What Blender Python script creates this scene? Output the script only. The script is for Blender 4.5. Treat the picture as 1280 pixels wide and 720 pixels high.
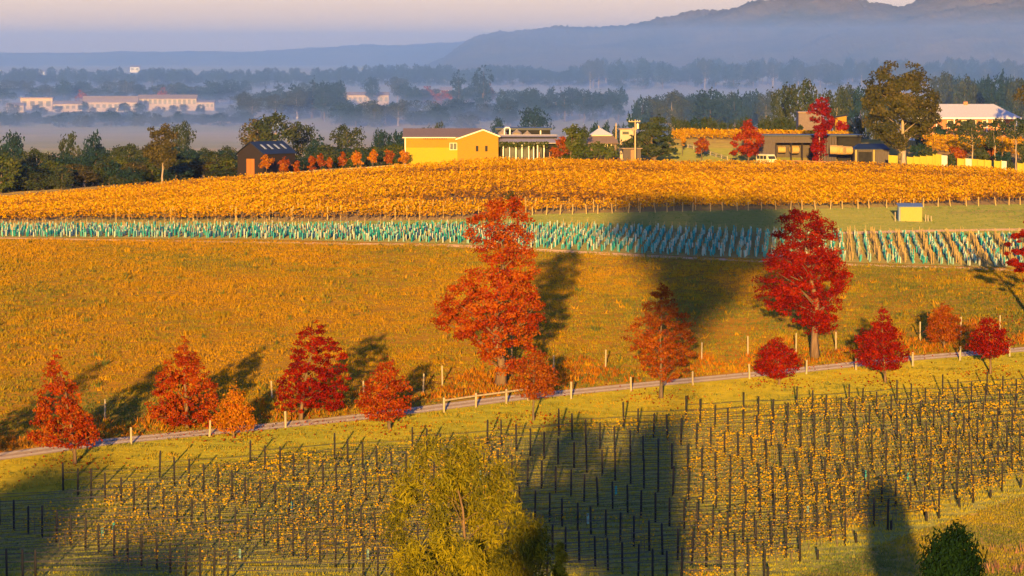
import bpy, math, random
import numpy as np
from mathutils import Vector, Matrix

sc = bpy.context.scene
for o in list(bpy.data.objects):
    bpy.data.objects.remove(o)
COL = sc.collection
R = math.radians

# ------------------------------------------------------------------ camera
F = 5500.0                      # focal length in pixels of a 1280 wide picture
HZ = 60.0                       # picture row of the horizon
PITCH = math.atan((360 - HZ) / F)
CP, SP = math.cos(PITCH), math.sin(PITCH)
cam_d = bpy.data.cameras.new('camera')
cam_d.sensor_width = 36
cam_d.lens = 36 * F / 1280
cam_d.clip_start = 1.0
cam_d.clip_end = 40000
cam = bpy.data.objects.new('camera', cam_d)
cam.rotation_euler = (math.pi / 2 - PITCH, 0, 0)
COL.objects.link(cam)
sc.camera = cam

# ------------------------------------------------------------------ light
SUN_EL, SUN_AZ = 4.4, 2.8       # the sun is low behind the camera; light travels SUN_AZ degrees right of +Y
w = bpy.data.worlds.new('World')
sc.world = w
w.use_nodes = True
nt = w.node_tree
sky = nt.nodes.new('ShaderNodeTexSky')
sky.sky_type = 'NISHITA'
sky.sun_disc = False
sky.sun_elevation = R(SUN_EL)
sky.sun_rotation = R(180 + SUN_AZ)
sky.altitude = 100
sky.air_density = 1.0
sky.dust_density = 0.2
sky.ozone_density = 3.0
bg = nt.nodes['Background']
bg.inputs['Strength'].default_value = 0.13
tn = nt.nodes.new('ShaderNodeMixRGB')
tn.blend_type = 'MULTIPLY'
tn.inputs[0].default_value = 1.0
tn.inputs[2].default_value = (1.05, 0.88, 1.34, 1)   # rosy dawn air
nt.links.new(sky.outputs['Color'], tn.inputs[1])
# the whole horizon is a little brighter than the clear-air model has it
ge = nt.nodes.new('ShaderNodeNewGeometry'); sx = nt.nodes.new('ShaderNodeSeparateXYZ'); mr = nt.nodes.new('ShaderNodeMapRange')
nt.links.new(ge.outputs['Incoming'], sx.inputs[0]); nt.links.new(sx.outputs['Z'], mr.inputs[0])
mr.inputs[1].default_value = -0.45; mr.inputs[2].default_value = -0.02; mr.inputs[3].default_value = 1.0; mr.inputs[4].default_value = 1.4
mr.interpolation_type = 'SMOOTHSTEP'
tm = nt.nodes.new('ShaderNodeVectorMath'); tm.operation = 'SCALE'
nt.links.new(tn.outputs[0], tm.inputs[0]); nt.links.new(mr.outputs[0], tm.inputs['Scale'])
nt.links.new(tm.outputs[0], bg.inputs['Color'])
sl = bpy.data.lights.new('sun', 'SUN')
sl.energy = 5.0
sl.angle = R(0.4)
sl.color = (1.0, 0.58, 0.14)
sun = bpy.data.objects.new('sun', sl)
d = Vector((math.sin(R(SUN_AZ)) * math.cos(R(SUN_EL)), math.cos(R(SUN_AZ)) * math.cos(R(SUN_EL)), -math.sin(R(SUN_EL))))
sun.rotation_euler = d.to_track_quat('-Z', 'Y').to_euler()
COL.objects.link(sun)
sc.view_settings.view_transform = 'Standard'
sc.view_settings.look = 'None'
sc.view_settings.exposure = 1.2
sc.view_settings.gamma = 1
sc.render.engine = 'CYCLES'
cy = sc.cycles
cy.max_bounces = 5
cy.diffuse_bounces = 2
cy.glossy_bounces = 2
cy.transmission_bounces = 3
cy.transparent_max_bounces = 6
cy.volume_bounces = 2
cy.use_denoising = True
cy.caustics_reflective = False
cy.caustics_refractive = False

PXL, PXR = -300, 1580          # how far the near ground covers go on beyond the picture's sides

# ------------------------------------------------------------------ ground shape (heights are relative to the camera)
PY = np.array([-500, -60, 0, 30, 80, 150, 220, 268, 290, 350, 410, 500, 600, 700, 780, 850, 950, 1200, 1600, 2000, 3600, 4200, 5000, 6000, 8000, 20000.])
PZ = np.array([-17, -12.5, -12, -14, -22, -29.8, -32, -32.1, -31.1, -28.3, -26.0, -24.0, -22.1, -21.3, -21.0, -21.3, -24, -34, -42.5, -46, -46, -44, -39, -37, -37, -37])
_ys = np.concatenate([np.arange(-500, 8000, 4.0), [20000.]])
_zs = np.interp(_ys, PY, PZ)
for _ in range(18):              # smooth the kinks
    _zs[1:-2] = (_zs[:-3] + 2 * _zs[1:-2] + _zs[2:-1]) / 4


def sstep(a, b, x):
    t = np.clip((x - a) / (b - a), 0, 1)
    return t * t * (3 - 2 * t)


def gz(X, Y):
    X = np.asarray(X, float); Y = np.asarray(Y, float)
    z = np.interp(Y, _ys, _zs)
    Xc = np.clip(X, -160, 160)
    z = z - np.where(X < 0, .074 * (np.sqrt(Xc ** 2 + 100) - 10), .00017 * Xc ** 2) * sstep(430, 780, Y) * (1 - sstep(1000, 1500, Y))
    z = z + 4.8 * sstep(805, 885, Y) * sstep(5, 36, X) * (1 - sstep(990, 1250, Y))
    z = z + 0.12 * np.sin(X * .11 + Y * .03) * np.sin(Y * .045 + 1) * sstep(330, 420, Y) * (1 - sstep(1500, 2500, Y))
    return z


def ray(px, py):
    a = (px - 640) / F; b = (360 - py) / F
    return np.array([a, CP + b * SP, -SP + b * CP])


def P(px, py, Y):
    r = ray(px, py)
    return Vector(r * (Y / r[1]))


def proj(X, Y, Z):
    dep = Y * CP - Z * SP
    return 640 + F * X / dep, 360 - F * (Y * SP + Z * CP) / dep


def at(px, py, y0=262.0, y1=12000.0):
    r = ray(px, py); r = r / r[1]
    Y = np.concatenate([np.arange(y0, 1400, 0.5), np.arange(1400, y1, 8.0)])
    dz = r[2] * Y - gz(r[0] * Y, Y)
    i = int(np.argmax(dz <= 0)) if (dz <= 0).any() else len(Y) - 1
    if i > 0:
        t = dz[i - 1] / (dz[i - 1] - dz[i] + 1e-9); y = Y[i - 1] + t * (Y[i] - Y[i - 1])
    else:
        y = Y[0]
    x = r[0] * y
    return Vector((x, y, float(gz(x, y))))


def gp(px, Y):
    """ground point at depth Y under picture column px"""
    x = (px - 640) / F * (Y * CP + 22 * SP)
    return Vector((x, Y, float(gz(x, Y))))


def noise2(x, y, s=1.0, seed=0):
    rs = np.random.RandomState(seed)
    v = 0; a = 0
    for k in range(7):
        th = rs.rand() * 6.28; fr = s * (0.5 + 1.6 * rs.rand()); ph = rs.rand() * 6.28
        u = x * math.cos(th) + y * math.sin(th)
        v = v + np.sin(u * fr + ph + 1.3 * np.sin(fr * .7 * (x * math.sin(th) - y * math.cos(th)) + ph)); a += 1
    return v / a ** .5 / 1.2


# ------------------------------------------------------------------ materials
def new_mat(name):
    m = bpy.data.materials.new(name); m.use_nodes = True
    m.node_tree.nodes.clear()
    return m, m.node_tree.nodes, m.node_tree.links


def ramp_node(N, cols):
    r = N.new('ShaderNodeValToRGB'); e = r.color_ramp.elements
    while len(e) < len(cols): e.new(0.5)
    for i, c in enumerate(cols):
        pos, rgb = c if len(c) == 2 else (i / max(1, len(cols) - 1), c)
        e[i].position = pos; e[i].color = (*rgb, 1)
    return r


def leaf_mat(name, cols, trans=0.25):
    m, N, L = new_mat(name)
    a = N.new('ShaderNodeAttribute'); a.attribute_name = 'tint'
    r = ramp_node(N, cols); L.new(a.outputs['Fac'], r.inputs[0])
    d = N.new('ShaderNodeBsdfDiffuse'); t = N.new('ShaderNodeBsdfTranslucent')
    L.new(r.outputs[0], d.inputs[0]); L.new(r.outputs[0], t.inputs[0])
    mx = N.new('ShaderNodeMixShader'); mx.inputs[0].default_value = trans
    L.new(d.outputs[0], mx.inputs[1]); L.new(t.outputs[0], mx.inputs[2])
    o = N.new('ShaderNodeOutputMaterial'); L.new(mx.outputs[0], o.inputs[0])
    return m


def solid(name, cols, scale=2.0, rough=0.8, stretch=(1, 1, 1), bump=0.15, metal=0.0, detail=5, coord='Object'):
    """rough surface whose colour wanders between the given colours"""
    m, N, L = new_mat(name)
    tc = N.new('ShaderNodeTexCoord'); mp = N.new('ShaderNodeMapping'); mp.inputs['Scale'].default_value = stretch
    L.new(tc.outputs[coord], mp.inputs[0])
    n = N.new('ShaderNodeTexNoise'); n.inputs['Scale'].default_value = scale; n.inputs['Detail'].default_value = detail
    L.new(mp.outputs[0], n.inputs['Vector'])
    cols = [(0.3 + 0.4 * i / max(1, len(cols) - 1), c) for i, c in enumerate(cols)]
    r = ramp_node(N, cols); L.new(n.outputs['Fac'], r.inputs[0])
    b = N.new('ShaderNodeBsdfPrincipled'); b.inputs['Roughness'].default_value = rough; b.inputs['Metallic'].default_value = metal
    b.inputs['Specular IOR Level'].default_value = 0.25
    L.new(r.outputs[0], b.inputs['Base Color'])
    if bump:
        bp = N.new('ShaderNodeBump'); bp.inputs['Strength'].default_value = bump; bp.inputs['Distance'].default_value = 0.1
        L.new(n.outputs['Fac'], bp.inputs['Height']); L.new(bp.outputs[0], b.inputs['Normal'])
    o = N.new('ShaderNodeOutputMaterial'); L.new(b.outputs[0], o.inputs[0])
    return m


def ground_mat(name, big, small, s1=0.03, s2=0.6, bump=0.6, stretch=(1, 0.35, 1)):
    """soil and short turf: broad patches crossed with small clumps"""
    m, N, L = new_mat(name)
    g = N.new('ShaderNodeNewGeometry'); mp = N.new('ShaderNodeMapping'); mp.inputs['Scale'].default_value = stretch
    L.new(g.outputs['Position'], mp.inputs[0])
    n1 = N.new('ShaderNodeTexNoise'); n1.inputs['Scale'].default_value = s1; n1.inputs['Detail'].default_value = 5
    n2 = N.new('ShaderNodeTexNoise'); n2.inputs['Scale'].default_value = s2; n2.inputs['Detail'].default_value = 6; n2.inputs['Roughness'].default_value = .65
    L.new(mp.outputs[0], n1.inputs['Vector']); L.new(g.outputs['Position'], n2.inputs['Vector'])
    k = lambda cs: [(0.36 + 0.28 * i / max(1, len(cs) - 1), c) for i, c in enumerate(cs)]
    r1 = ramp_node(N, k(big)); r2 = ramp_node(N, k(small))
    L.new(n1.outputs['Fac'], r1.inputs[0]); L.new(n2.outputs['Fac'], r2.inputs[0])
    mx = N.new('ShaderNodeMixRGB'); mx.inputs[0].default_value = 0.45
    L.new(r1.outputs[0], mx.inputs[1]); L.new(r2.outputs[0], mx.inputs[2])
    b = N.new('ShaderNodeBsdfDiffuse'); b.inputs['Roughness'].default_value = 1
    L.new(mx.outputs[0], b.inputs[0])
    bp = N.new('ShaderNodeBump'); bp.inputs['Strength'].default_value = bump; bp.inputs['Distance'].default_value = 0.25
    L.new(n2.outputs['Fac'], bp.inputs['Height']); L.new(bp.outputs[0], b.inputs['Normal'])
    o = N.new('ShaderNodeOutputMaterial'); L.new(b.outputs[0], o.inputs[0])
    return m


def hill_mat(*a, **k):
    m = ground_mat(*a, **k)
    for n in m.node_tree.nodes:
        if n.type == 'BUMP': n.inputs['Distance'].default_value = 9.0
    return m


M = {}
M['ground'] = ground_mat('turf', [(.20, .17, .05), (.26, .17, .05), (.14, .15, .05)], [(.13, .12, .05), (.30, .22, .08)])
M['meadow'] = ground_mat('meadow_soil', [(.20, .10, .014), (.23, .105, .012), (.13, .11, .02)], [(.08, .06, .02), (.24, .125, .014)])
M['verge'] = ground_mat('verge_turf', [(.22, .20, .02), (.30, .22, .015), (.18, .18, .02)], [(.14, .14, .02), (.32, .26, .025)])
M['vyard'] = ground_mat('vineyard_turf', [(.17, .19, .06), (.23, .20, .05), (.12, .16, .065)], [(.10, .12, .05), (.27, .24, .06)], s1=.05)
M['goldsoil'] = ground_mat('golden_vineyard_soil', [(.20, .13, .06), (.15, .10, .06), (.22, .18, .05)], [(.12, .08, .05), (.26, .18, .06)])
M['guardsoil'] = ground_mat('young_block_turf', [(.16, .16, .06), (.22, .16, .06)], [(.12, .11, .05), (.26, .2, .07)])
M['lawn'] = ground_mat('lawn_turf', [(.15, .19, .05), (.22, .20, .05)], [(.11, .14, .04), (.25, .22, .06)])
M['dirt'] = ground_mat('dirt', [(.40, .25, .15), (.34, .22, .15)], [(.26, .17, .11), (.44, .30, .2)])
M['gravel'] = ground_mat('gravel', [(.32, .23, .17), (.27, .20, .15)], [(.20, .15, .12), (.38, .28, .22)], s2=3)
M['wheel'] = ground_mat('wheel_track_gravel', [(.42, .34, .28), (.36, .30, .26)], [(.28, .23, .2), (.46, .38, .32)], s2=3)
M['valley'] = ground_mat('valley_pasture', [(.17, .14, .11), (.09, .12, .07), (.20, .165, .13), (.12, .13, .08)], [(.10, .105, .07), (.21, .175, .14)], s1=.004, s2=.03, stretch=(.5, .8, 1))
M['hill'] = hill_mat('forest_hill', [(.05, .07, .05), (.13, .11, .06), (.02, .04, .035)], [(.015, .03, .025), (.17, .14, .09)], s1=.003, s2=.035, bump=1, stretch=(1, 1, 1))
M['bark'] = solid('bark', [(.10, .07, .05), (.20, .14, .09)], 6, .9, (1, 1, .25), .5)
M['palebark'] = solid('pale_bark', [(.26, .19, .13), (.46, .36, .27)], 4, .85, (1, 1, .2), .4)
M['orangebark'] = solid('orange_bark', [(.13, .08, .05), (.24, .15, .08)], 5, .9, (1, 1, .2), .5)
M['post'] = solid('dark_post_timber', [(.012, .011, .011), (.035, .03, .028)], 9, .8, (1, 1, .2), .3)
M['wire'] = solid('trellis_wire', [(.05, .045, .04), (.1, .09, .08)], 3, .6, metal=.4, bump=0)
M['paleposts'] = solid('weathered_post', [(.34, .26, .15), (.50, .40, .24)], 7, .85, (1, 1, .2), .4)
M['stake'] = solid('pale_stake', [(.40, .25, .07), (.52, .36, .12)], 7, .85, (1, 1, .2), .2)
M['guard'] = leaf_mat('guard_plastic', [(.015, .24, .22), (.06, .46, .38), (.42, .62, .45), (.72, .70, .50)], .3)
# foliage
M['red'] = leaf_mat('red_leaves', [(.05, .014, .006), (.13, .006, .004), (.25, .010, .004), (.34, .035, .006)])
M['orange'] = leaf_mat('orange_red_leaves', [(.06, .030, .008), (.18, .016, .004), (.31, .036, .005), (.40, .11, .008)])
M['rust'] = leaf_mat('rusty_leaves', [(.07, .03, .008), (.20, .035, .006), (.30, .07, .008), (.36, .14, .012)])
M['crimson'] = leaf_mat('crimson_leaves', [(.06, .008, .008), (.16, .007, .006), (.24, .012, .008), (.30, .03, .012)])
M['amber'] = leaf_mat('amber_leaves', [(.16, .06, .006), (.38, .10, .005), (.48, .20, .008), (.42, .08, .005)])
M['gold'] = leaf_mat('golden_vine_leaves', [(.10, .05, .03), (.36, .15, .004), (.54, .27, .004), (.62, .37, .006)])
M['youngvine'] = leaf_mat('young_vine_leaves', [(.20, .17, .008), (.50, .31, .006), (.64, .38, .006), (.58, .20, .006)])
M['willow'] = leaf_mat('olive_yellow_leaves', [(.045, .05, .01), (.13, .125, .012), (.25, .215, .012), (.37, .29, .014)], .3)
M['conifer'] = leaf_mat('dark_green_needles', [(.004, .012, .005), (.008, .024, .008), (.014, .036, .010)], .15)
M['gum'] = leaf_mat('gum_leaves', [(.03, .032, .015), (.055, .052, .020), (.085, .072, .024), (.12, .09, .03)], .15)
M['gumdark'] = leaf_mat('dark_gum_leaves', [(.022, .03, .014), (.045, .048, .018), (.075, .068, .022), (.115, .088, .025)], .12)
M['olive'] = leaf_mat('olive_green_leaves', [(.018, .032, .018), (.032, .05, .024), (.055, .068, .03), (.08, .085, .035)], .15)
M['bluegreen'] = leaf_mat('blue_green_leaves', [(.010, .030, .03), (.02, .048, .045), (.035, .06, .048)], .15)
M['green'] = leaf_mat('mid_green_leaves', [(.03, .05, .015), (.06, .085, .02), (.11, .11, .025)], .2)
M['grass_meadow'] = leaf_mat('dry_meadow_grass', [(.11, .14, .03), (.32, .24, .014), (.46, .23, .007), (.56, .29, .010)], .3)
M['grass_orange'] = leaf_mat('orange_dry_grass', [(.30, .09, .008), (.48, .16, .008), (.54, .24, .012)], .3)
M['grass_verge'] = leaf_mat('yellow_green_grass', [(.11, .15, .04), (.25, .23, .03), (.43, .31, .02), (.47, .27, .02)], .3)
M['grass_vyard'] = leaf_mat('vineyard_grass', [(.05, .11, .05), (.18, .23, .045), (.40, .36, .03), (.48, .36, .03)], .3)
M['grass_green'] = leaf_mat('lawn_grass', [(.10, .18, .04), (.18, .24, .05), (.28, .27, .06)], .3)
M['weeds'] = leaf_mat('dry_weeds', [(.16, .07, .06), (.34, .16, .09), (.48, .26, .12)], .3)
# building materials
M['yellow'] = solid('yellow_weatherboard', [(.31, .165, .004), (.35, .19, .005)], 1.5, .7, (1, 1, 6), .15)
M['yellowlow'] = solid('bright_yellow_cladding', [(.38, .26, .005), (.42, .29, .006)], 1.5, .7, (1, 1, 6), .15)
M['cream'] = solid('cream_render', [(.62, .52, .36), (.70, .58, .42)], .8, .8)
M['creamtrim'] = solid('cream_trim', [(.74, .66, .45), (.8, .7, .5)], 2, .6)
M['tinbrown'] = solid('brown_tin_roof', [(.23, .155, .10), (.28, .195, .13)], 1, .6, (8, 1, 1), .2)
M['tingrey'] = solid('grey_tin_roof', [(.36, .32, .29), (.46, .40, .36)], 1, .55, (8, 1, 1), .2)
M['tinwhite'] = solid('pale_tin_roof', [(.66, .60, .52), (.76, .70, .62)], 1, .5, (8, 1, 1), .1)
M['navy'] = solid('navy_roof', [(.012, .022, .045), (.02, .032, .06)], 1, .5, (8, 1, 1), .2)
M['darkboard'] = solid('dark_timber_boards', [(.016, .012, .012), (.028, .02, .018)], 2, .8, (8, 8, .5), .3)
M['shedgrey'] = solid('grey_shed_boards', [(.075, .058, .05), (.12, .095, .08)], 2, .8, (8, 1, .5), .3)
M['barndoor'] = solid('orange_door_timber', [(.34, .115, .02), (.44, .16, .03)], 3, .7, (8, 1, .5), .2)
M['glass'] = solid('window_glass', [(.02, .025, .03), (.05, .055, .06)], 1, .12, bump=0)
M['skylight'] = solid('skylight_glass', [(.30, .36, .42), (.40, .46, .5)], 1, .2, bump=0)
M['dark'] = solid('dark_opening', [(.015, .014, .014), (.03, .028, .026)], 2, .9, bump=0)
M['brick'] = solid('brick_wall', [(.38, .15, .07), (.48, .21, .1)], 6, .85)
M['taupe'] = solid('taupe_render', [(.15, .11, .09), (.20, .145, .12)], 2, .8)
M['stone'] = solid('valley_render', [(.46, .34, .22), (.56, .42, .28)], .3, .8)
M['roofpink'] = solid('valley_roof', [(.26, .20, .18), (.32, .25, .22)], .5, .7)
M['white'] = solid('white_paint', [(.72, .70, .64), (.8, .78, .7)], 2, .5)
M['vanpaint'] = solid('cream_van_paint', [(.70, .64, .36), (.74, .68, .42)], 1, .35, bump=0)
M['rubber'] = solid('tyre_rubber', [(.015, .015, .015), (.03, .03, .03)], 4, .9)
M['steel'] = solid('golden_steel', [(.50, .38, .2), (.6, .46, .26)], 2, .4, metal=.5)
M['hay'] = solid('hay', [(.42, .26, .09), (.58, .38, .15)], 5, .95, bump=.6)
M['canvas'] = solid('yellow_fence_paint', [(.36, .30, .02), (.42, .34, .03)], 1, .7, (3, 1, 1), .1)
M['canvasgrey'] = solid('grey_fence_paint', [(.5, .46, .36), (.58, .54, .44)], 1, .7, (3, 1, 1), .1)
M['polewood'] = solid('pole_timber', [(.46, .32, .14), (.56, .40, .2)], 5, .85, (1, 1, .2), .3)
M['shedyellow'] = solid('pale_yellow_panel', [(.34, .28, .05), (.40, .32, .07)], 2, .7, (6, 1, 1), .15)
M['bluetin'] = solid('blue_grey_tin', [(.14, .2, .24), (.2, .27, .31)], 1, .5, (8, 1, 1), .2)


# ------------------------------------------------------------------ object helpers
def tag(o, label=None, cat=None, group=None, kind=None):
    if label: o['label'] = label
    if cat: o['category'] = cat
    if group: o['group'] = group
    if kind: o['kind'] = kind
    return o


def empty(name, loc, rz=0, label=None, cat=None, group=None):
    o = bpy.data.objects.new(name, None); COL.objects.link(o)
    o.empty_display_size = .5
    o.location = loc; o.rotation_euler = (0, 0, rz)
    return tag(o, label, cat, group)


def kids(o):
    return [c for c in CH.get(o.name, [])]


CH = {}


def link(name, me, parent=None):
    o = bpy.data.objects.new(name, me); COL.objects.link(o)
    if parent:
        o.parent = parent
        CH.setdefault(parent.name, []).append(o)
    return o


def copy_tree(o, parent=None, mats=None):
    c = o.copy(); COL.objects.link(c)
    if parent:
        c.parent = parent
        CH.setdefault(parent.name, []).append(c)
    for ch in kids(o):
        copy_tree(ch, c)
    return c


def np_mesh(name, V, Fq, mats, tint=None, mi=None, smooth=False):
    """V (n,3), Fq (m,3|4) ints"""
    me = bpy.data.meshes.new(name)
    V = np.ascontiguousarray(V, np.float32); Fq = np.ascontiguousarray(Fq, np.int32)
    m, k = Fq.shape
    me.vertices.add(len(V)); me.vertices.foreach_set('co', V.ravel())
    me.loops.add(m * k); me.loops.foreach_set('vertex_index', Fq.ravel())
    me.polygons.add(m); me.polygons.foreach_set('loop_start', np.arange(0, m * k, k, dtype=np.int32))
    for mm in (mats if isinstance(mats, (list, tuple)) else [mats]): me.materials.append(mm)
    if mi is not None: me.polygons.foreach_set('material_index', np.ascontiguousarray(mi, np.int32))
    if smooth: me.polygons.foreach_set('use_smooth', np.ones(m, bool))
    me.update(calc_edges=True)
    if tint is not None:
        a = me.attributes.new('tint', 'FLOAT', 'FACE'); a.data.foreach_set('value', np.ascontiguousarray(tint, np.float32))
    return me


class MB:
    """collects simple solids into one mesh"""
    def __init__(s): s.v = []; s.f = []

    def add(s, vs, fs):
        n = len(s.v); s.v += [tuple(v) for v in vs]; s.f += [tuple(i + n for i in f) for f in fs]; return s

    def box(s, x0, x1, y0, y1, z0, z1):
        return s.add([(x0, y0, z0), (x1, y0, z0), (x1, y1, z0), (x0, y1, z0), (x0, y0, z1), (x1, y0, z1), (x1, y1, z1), (x0, y1, z1)],
                     [(0, 3, 2, 1), (4, 5, 6, 7), (0, 1, 5, 4), (1, 2, 6, 5), (2, 3, 7, 6), (3, 0, 4, 7)])

    def bar(s, a, b, wx, wz=None):
        a = Vector(a); b = Vector(b); t = (b - a).normalized()
        up = Vector((0, 0, 1)) if abs(t.z) < .9 else Vector((0, 1, 0))
        u = t.cross(up).normalized() * wx / 2; v = t.cross(u).normalized() * (wz or wx) / 2
        vs = [p + i * u + j * v for p in (a, b) for i, j in ((-1, -1), (1, -1), (1, 1), (-1, 1))]
        return s.add(vs, [(0, 1, 2, 3), (7, 6, 5, 4), (0, 4, 5, 1), (1, 5, 6, 2), (2, 6, 7, 3), (3, 7, 4, 0)])

    def tube(s, pts, rad, n=6, cap=True):
        pts = [Vector(p) for p in pts]; rings = []
        for i, p in enumerate(pts):
            t = (pts[min(i + 1, len(pts) - 1)] - pts[max(i - 1, 0)])
            t = t.normalized() if t.length > 1e-6 else Vector((0, 0, 1))
            up = Vector((0, 1, 0)) if abs(t.y) < .9 else Vector((1, 0, 0))
            u = t.cross(up).normalized(); v = t.cross(u)
            rings.append([p + float(rad[i]) * (math.cos(6.2832 * k / n) * u + math.sin(6.2832 * k / n) * v) for k in range(n)])
        vs = [p for r in rings for p in r]; fs = []
        for i in range(len(pts) - 1):
            for k in range(n):
                a = i * n + k; b = i * n + (k + 1) % n
                fs.append((a, b, b + n, a + n))
        if cap: fs.append(tuple(range(n - 1, -1, -1))); fs.append(tuple((len(pts) - 1) * n + k for k in range(n)))
        return s.add(vs, fs)

    def slab(s, quad, th):
        """thin plate under a quad of four points (in order); th is its thickness"""
        q = [Vector(p) for p in quad]; n = (q[1] - q[0]).cross(q[3] - q[0]).normalized() * th
        vs = q + [p - n for p in q]
        return s.add(vs, [(0, 1, 2, 3), (7, 6, 5, 4), (0, 4, 5, 1), (1, 5, 6, 2), (2, 6, 7, 3), (3, 7, 4, 0)])

    def prism(s, prof, y0, y1):
        """profile (x,z) pushed along y"""
        n = len(prof)
        vs = [(x, y0, z) for x, z in prof] + [(x, y1, z) for x, z in prof]
        fs = [tuple(range(n)), tuple(range(2 * n - 1, n - 1, -1))] + [(i, i + n, (i + 1) % n + n, (i + 1) % n) for i in range(n)]
        return s.add(vs, fs)

    def prismx(s, prof, x0, x1):
        n = len(prof)
        vs = [(x0, y, z) for y, z in prof] + [(x1, y, z) for y, z in prof]
        fs = [tuple(range(n - 1, -1, -1)), tuple(range(n, 2 * n))] + [(i, (i + 1) % n, (i + 1) % n + n, i + n) for i in range(n)]
        return s.add(vs, fs)

    def mesh(s, name, m, smooth=False):
        me = bpy.data.meshes.new(name); me.from_pydata(s.v, [], s.f); me.materials.append(m)
        if smooth: me.polygons.foreach_set('use_smooth', np.ones(len(me.polygons), bool))
        me.update(); return me

    def build(s, name, m, parent=None, smooth=False):
        return link(name, s.mesh(name, m, smooth), parent)


# ------------------------------------------------------------------ outlines of the ground covers (picture points laid on the ground)
def curve(*p):
    xs = np.array([a for a, b in p], float); ys = np.array([b for a, b in p], float)

    def f(x):
        x = np.asarray(x, float)
        y = np.interp(x, xs, ys)
        y = np.where(x < xs[0], ys[0] + (x - xs[0]) * (ys[1] - ys[0]) / (xs[1] - xs[0]), y)
        return np.where(x > xs[-1], ys[-1] + (x - xs[-1]) * (ys[-1] - ys[-2]) / (xs[-1] - xs[-2]), y)
    return f


ROAD = curve((0, 571), (130, 553), (300, 537), (440, 523), (560, 508), (640, 498), (740, 488), (840, 478), (1000, 463), (1130, 449), (1280, 437))
VT = curve((0, 628), (90, 610), (200, 597), (310, 586), (415, 575), (520, 562), (620, 551), (715, 541), (880, 523), (980, 515), (1060, 507), (1140, 501), (1280, 492))
VB = curve((0, 780), (900, 770), (980, 728), (1050, 702), (1120, 674), (1200, 647), (1280, 620))
TL = curve((0, 297), (300, 299), (560, 305), (700, 313), (850, 320), (960, 324), (1060, 328), (1200, 333), (1280, 335))
TU = curve((0, 283), (300, 283), (560, 282), (700, 283), (850, 287), (950, 290), (1060, 293), (1280, 296))
GL = curve((0, 279), (300, 278), (560, 275), (640, 270), (660, 268), (800, 265), (950, 262), (1060, 260), (1280, 255))
GU = curve((0, 238), (130, 229), (300, 217), (400, 211), (500, 204), (640, 199), (790, 200), (900, 202), (1000, 206), (1100, 209), (1200, 215), (1280, 223))
road_px = np.linspace(PXL - 60, PXR + 60, 110)
ROADW = [at(x, float(ROAD(x))) for x in road_px]


# ------------------------------------------------------------------ the setting
def build_ground():
    Y = np.concatenate([np.arange(-500, 230, 10.), np.arange(230, 700, 3.), np.arange(700, 1300, 6.), np.geomspace(1300, 14000, 60)])
    t = np.linspace(-1, 1, 141)
    wd = 230 + np.clip(Y - 600, 0, None) * .75
    Xg = t[None, :] * wd[:, None]; Yg = np.repeat(Y[:, None], 141, 1)
    V = np.stack([Xg, Yg, gz(Xg, Yg)], -1).reshape(-1, 3)
    i = np.arange(len(Y) - 1)[:, None] * 141 + np.arange(140)[None, :]
    Q = np.stack([i, i + 1, i + 142, i + 141], -1).reshape(-1, 4)
    mi = np.repeat((Y[:-1] > 1150).astype(int)[:, None], 140, 1).ravel()
    o = link('ground', np_mesh('ground', V, Q, [M['ground'], M['valley']], mi=mi, smooth=True))
    tag(o, kind='structure')


build_ground()


def sheet(name, lo, up, m, px=(PXL - 20, PXR + 20), dz=.02, nx=130, ny=16, y1=900.0):
    """a thin cover lying on the ground between two picture outlines"""
    xs = np.linspace(px[0], px[1], nx); V = []
    for x in xs:
        a = at(x, float(lo(x))); b = at(x, float(up(x)), y1=y1)
        for k in range(ny):
            q = a.lerp(b, k / (ny - 1)); V.append((q.x, q.y, float(gz(q.x, q.y)) + dz))
    i = np.arange(nx - 1)[:, None] * ny + np.arange(ny - 1)[None, :]
    Q = np.stack([i, i + ny, i + ny + 1, i + 1], -1).reshape(-1, 4)
    o = link(name, np_mesh(name, np.array(V), Q, m, smooth=True)); tag(o, kind='structure')
    return o


def strip(name, pts, half, m, dz):
    """a strip of even width along ground points"""
    V = []; Q = []
    for i, p in enumerate(pts):
        t = pts[min(i + 1, len(pts) - 1)] - pts[max(i - 1, 0)]; n = Vector((-t.y, t.x, 0)).normalized()
        for s in (-half, 0, half) if not isinstance(half, tuple) else half:
            q = p + n * s; V.append((q.x, q.y, float(gz(q.x, q.y)) + dz))
    k = len(V) // len(pts)
    for i in range(len(pts) - 1):
        for j in range(k - 1):
            a = i * k + j; Q.append((a, a + 1, a + k + 1, a + k))
    o = link(name, np_mesh(name, np.array(V), np.array(Q), m, smooth=True)); tag(o, kind='structure')


sheet('meadow', ROAD, TL, M['meadow'], dz=.02, ny=30)
sheet('verge', lambda x: VT(x) + 0, ROAD, M['verge'], dz=.024)
sheet('vineyard_ground', lambda x: np.minimum(VB(x), 722), VT, M['vyard'], dz=.02, ny=24)
sheet('young_vine_ground', TL, TU, M['guardsoil'], dz=.024)
sheet('grass_strip', TU, lambda x: np.minimum(GL(x), TU(x) - 1), M['lawn'], dz=.02, ny=6)
sheet('golden_vineyard_ground', GL, lambda x: GU(x) + 1, M['goldsoil'], dz=.024, ny=30)
strip('farm_track', ROADW, 1.5, M['gravel'], .034)
strip('wheel_track', ROADW, (-1.15, -.45), M['wheel'], .042)
strip('wheel_track', ROADW, (.45, 1.15), M['wheel'], .042)
trk = curve((0, 298), (560, 307), (850, 322.5), (1060, 331), (1280, 338))
strip('headland_track', [at(x, float(trk(x))) for x in np.linspace(PXL, PXR, 80)], 1.6, M['dirt'], .036)
trk2 = curve((1050, 292), (1150, 289), (1280, 287))
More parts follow.
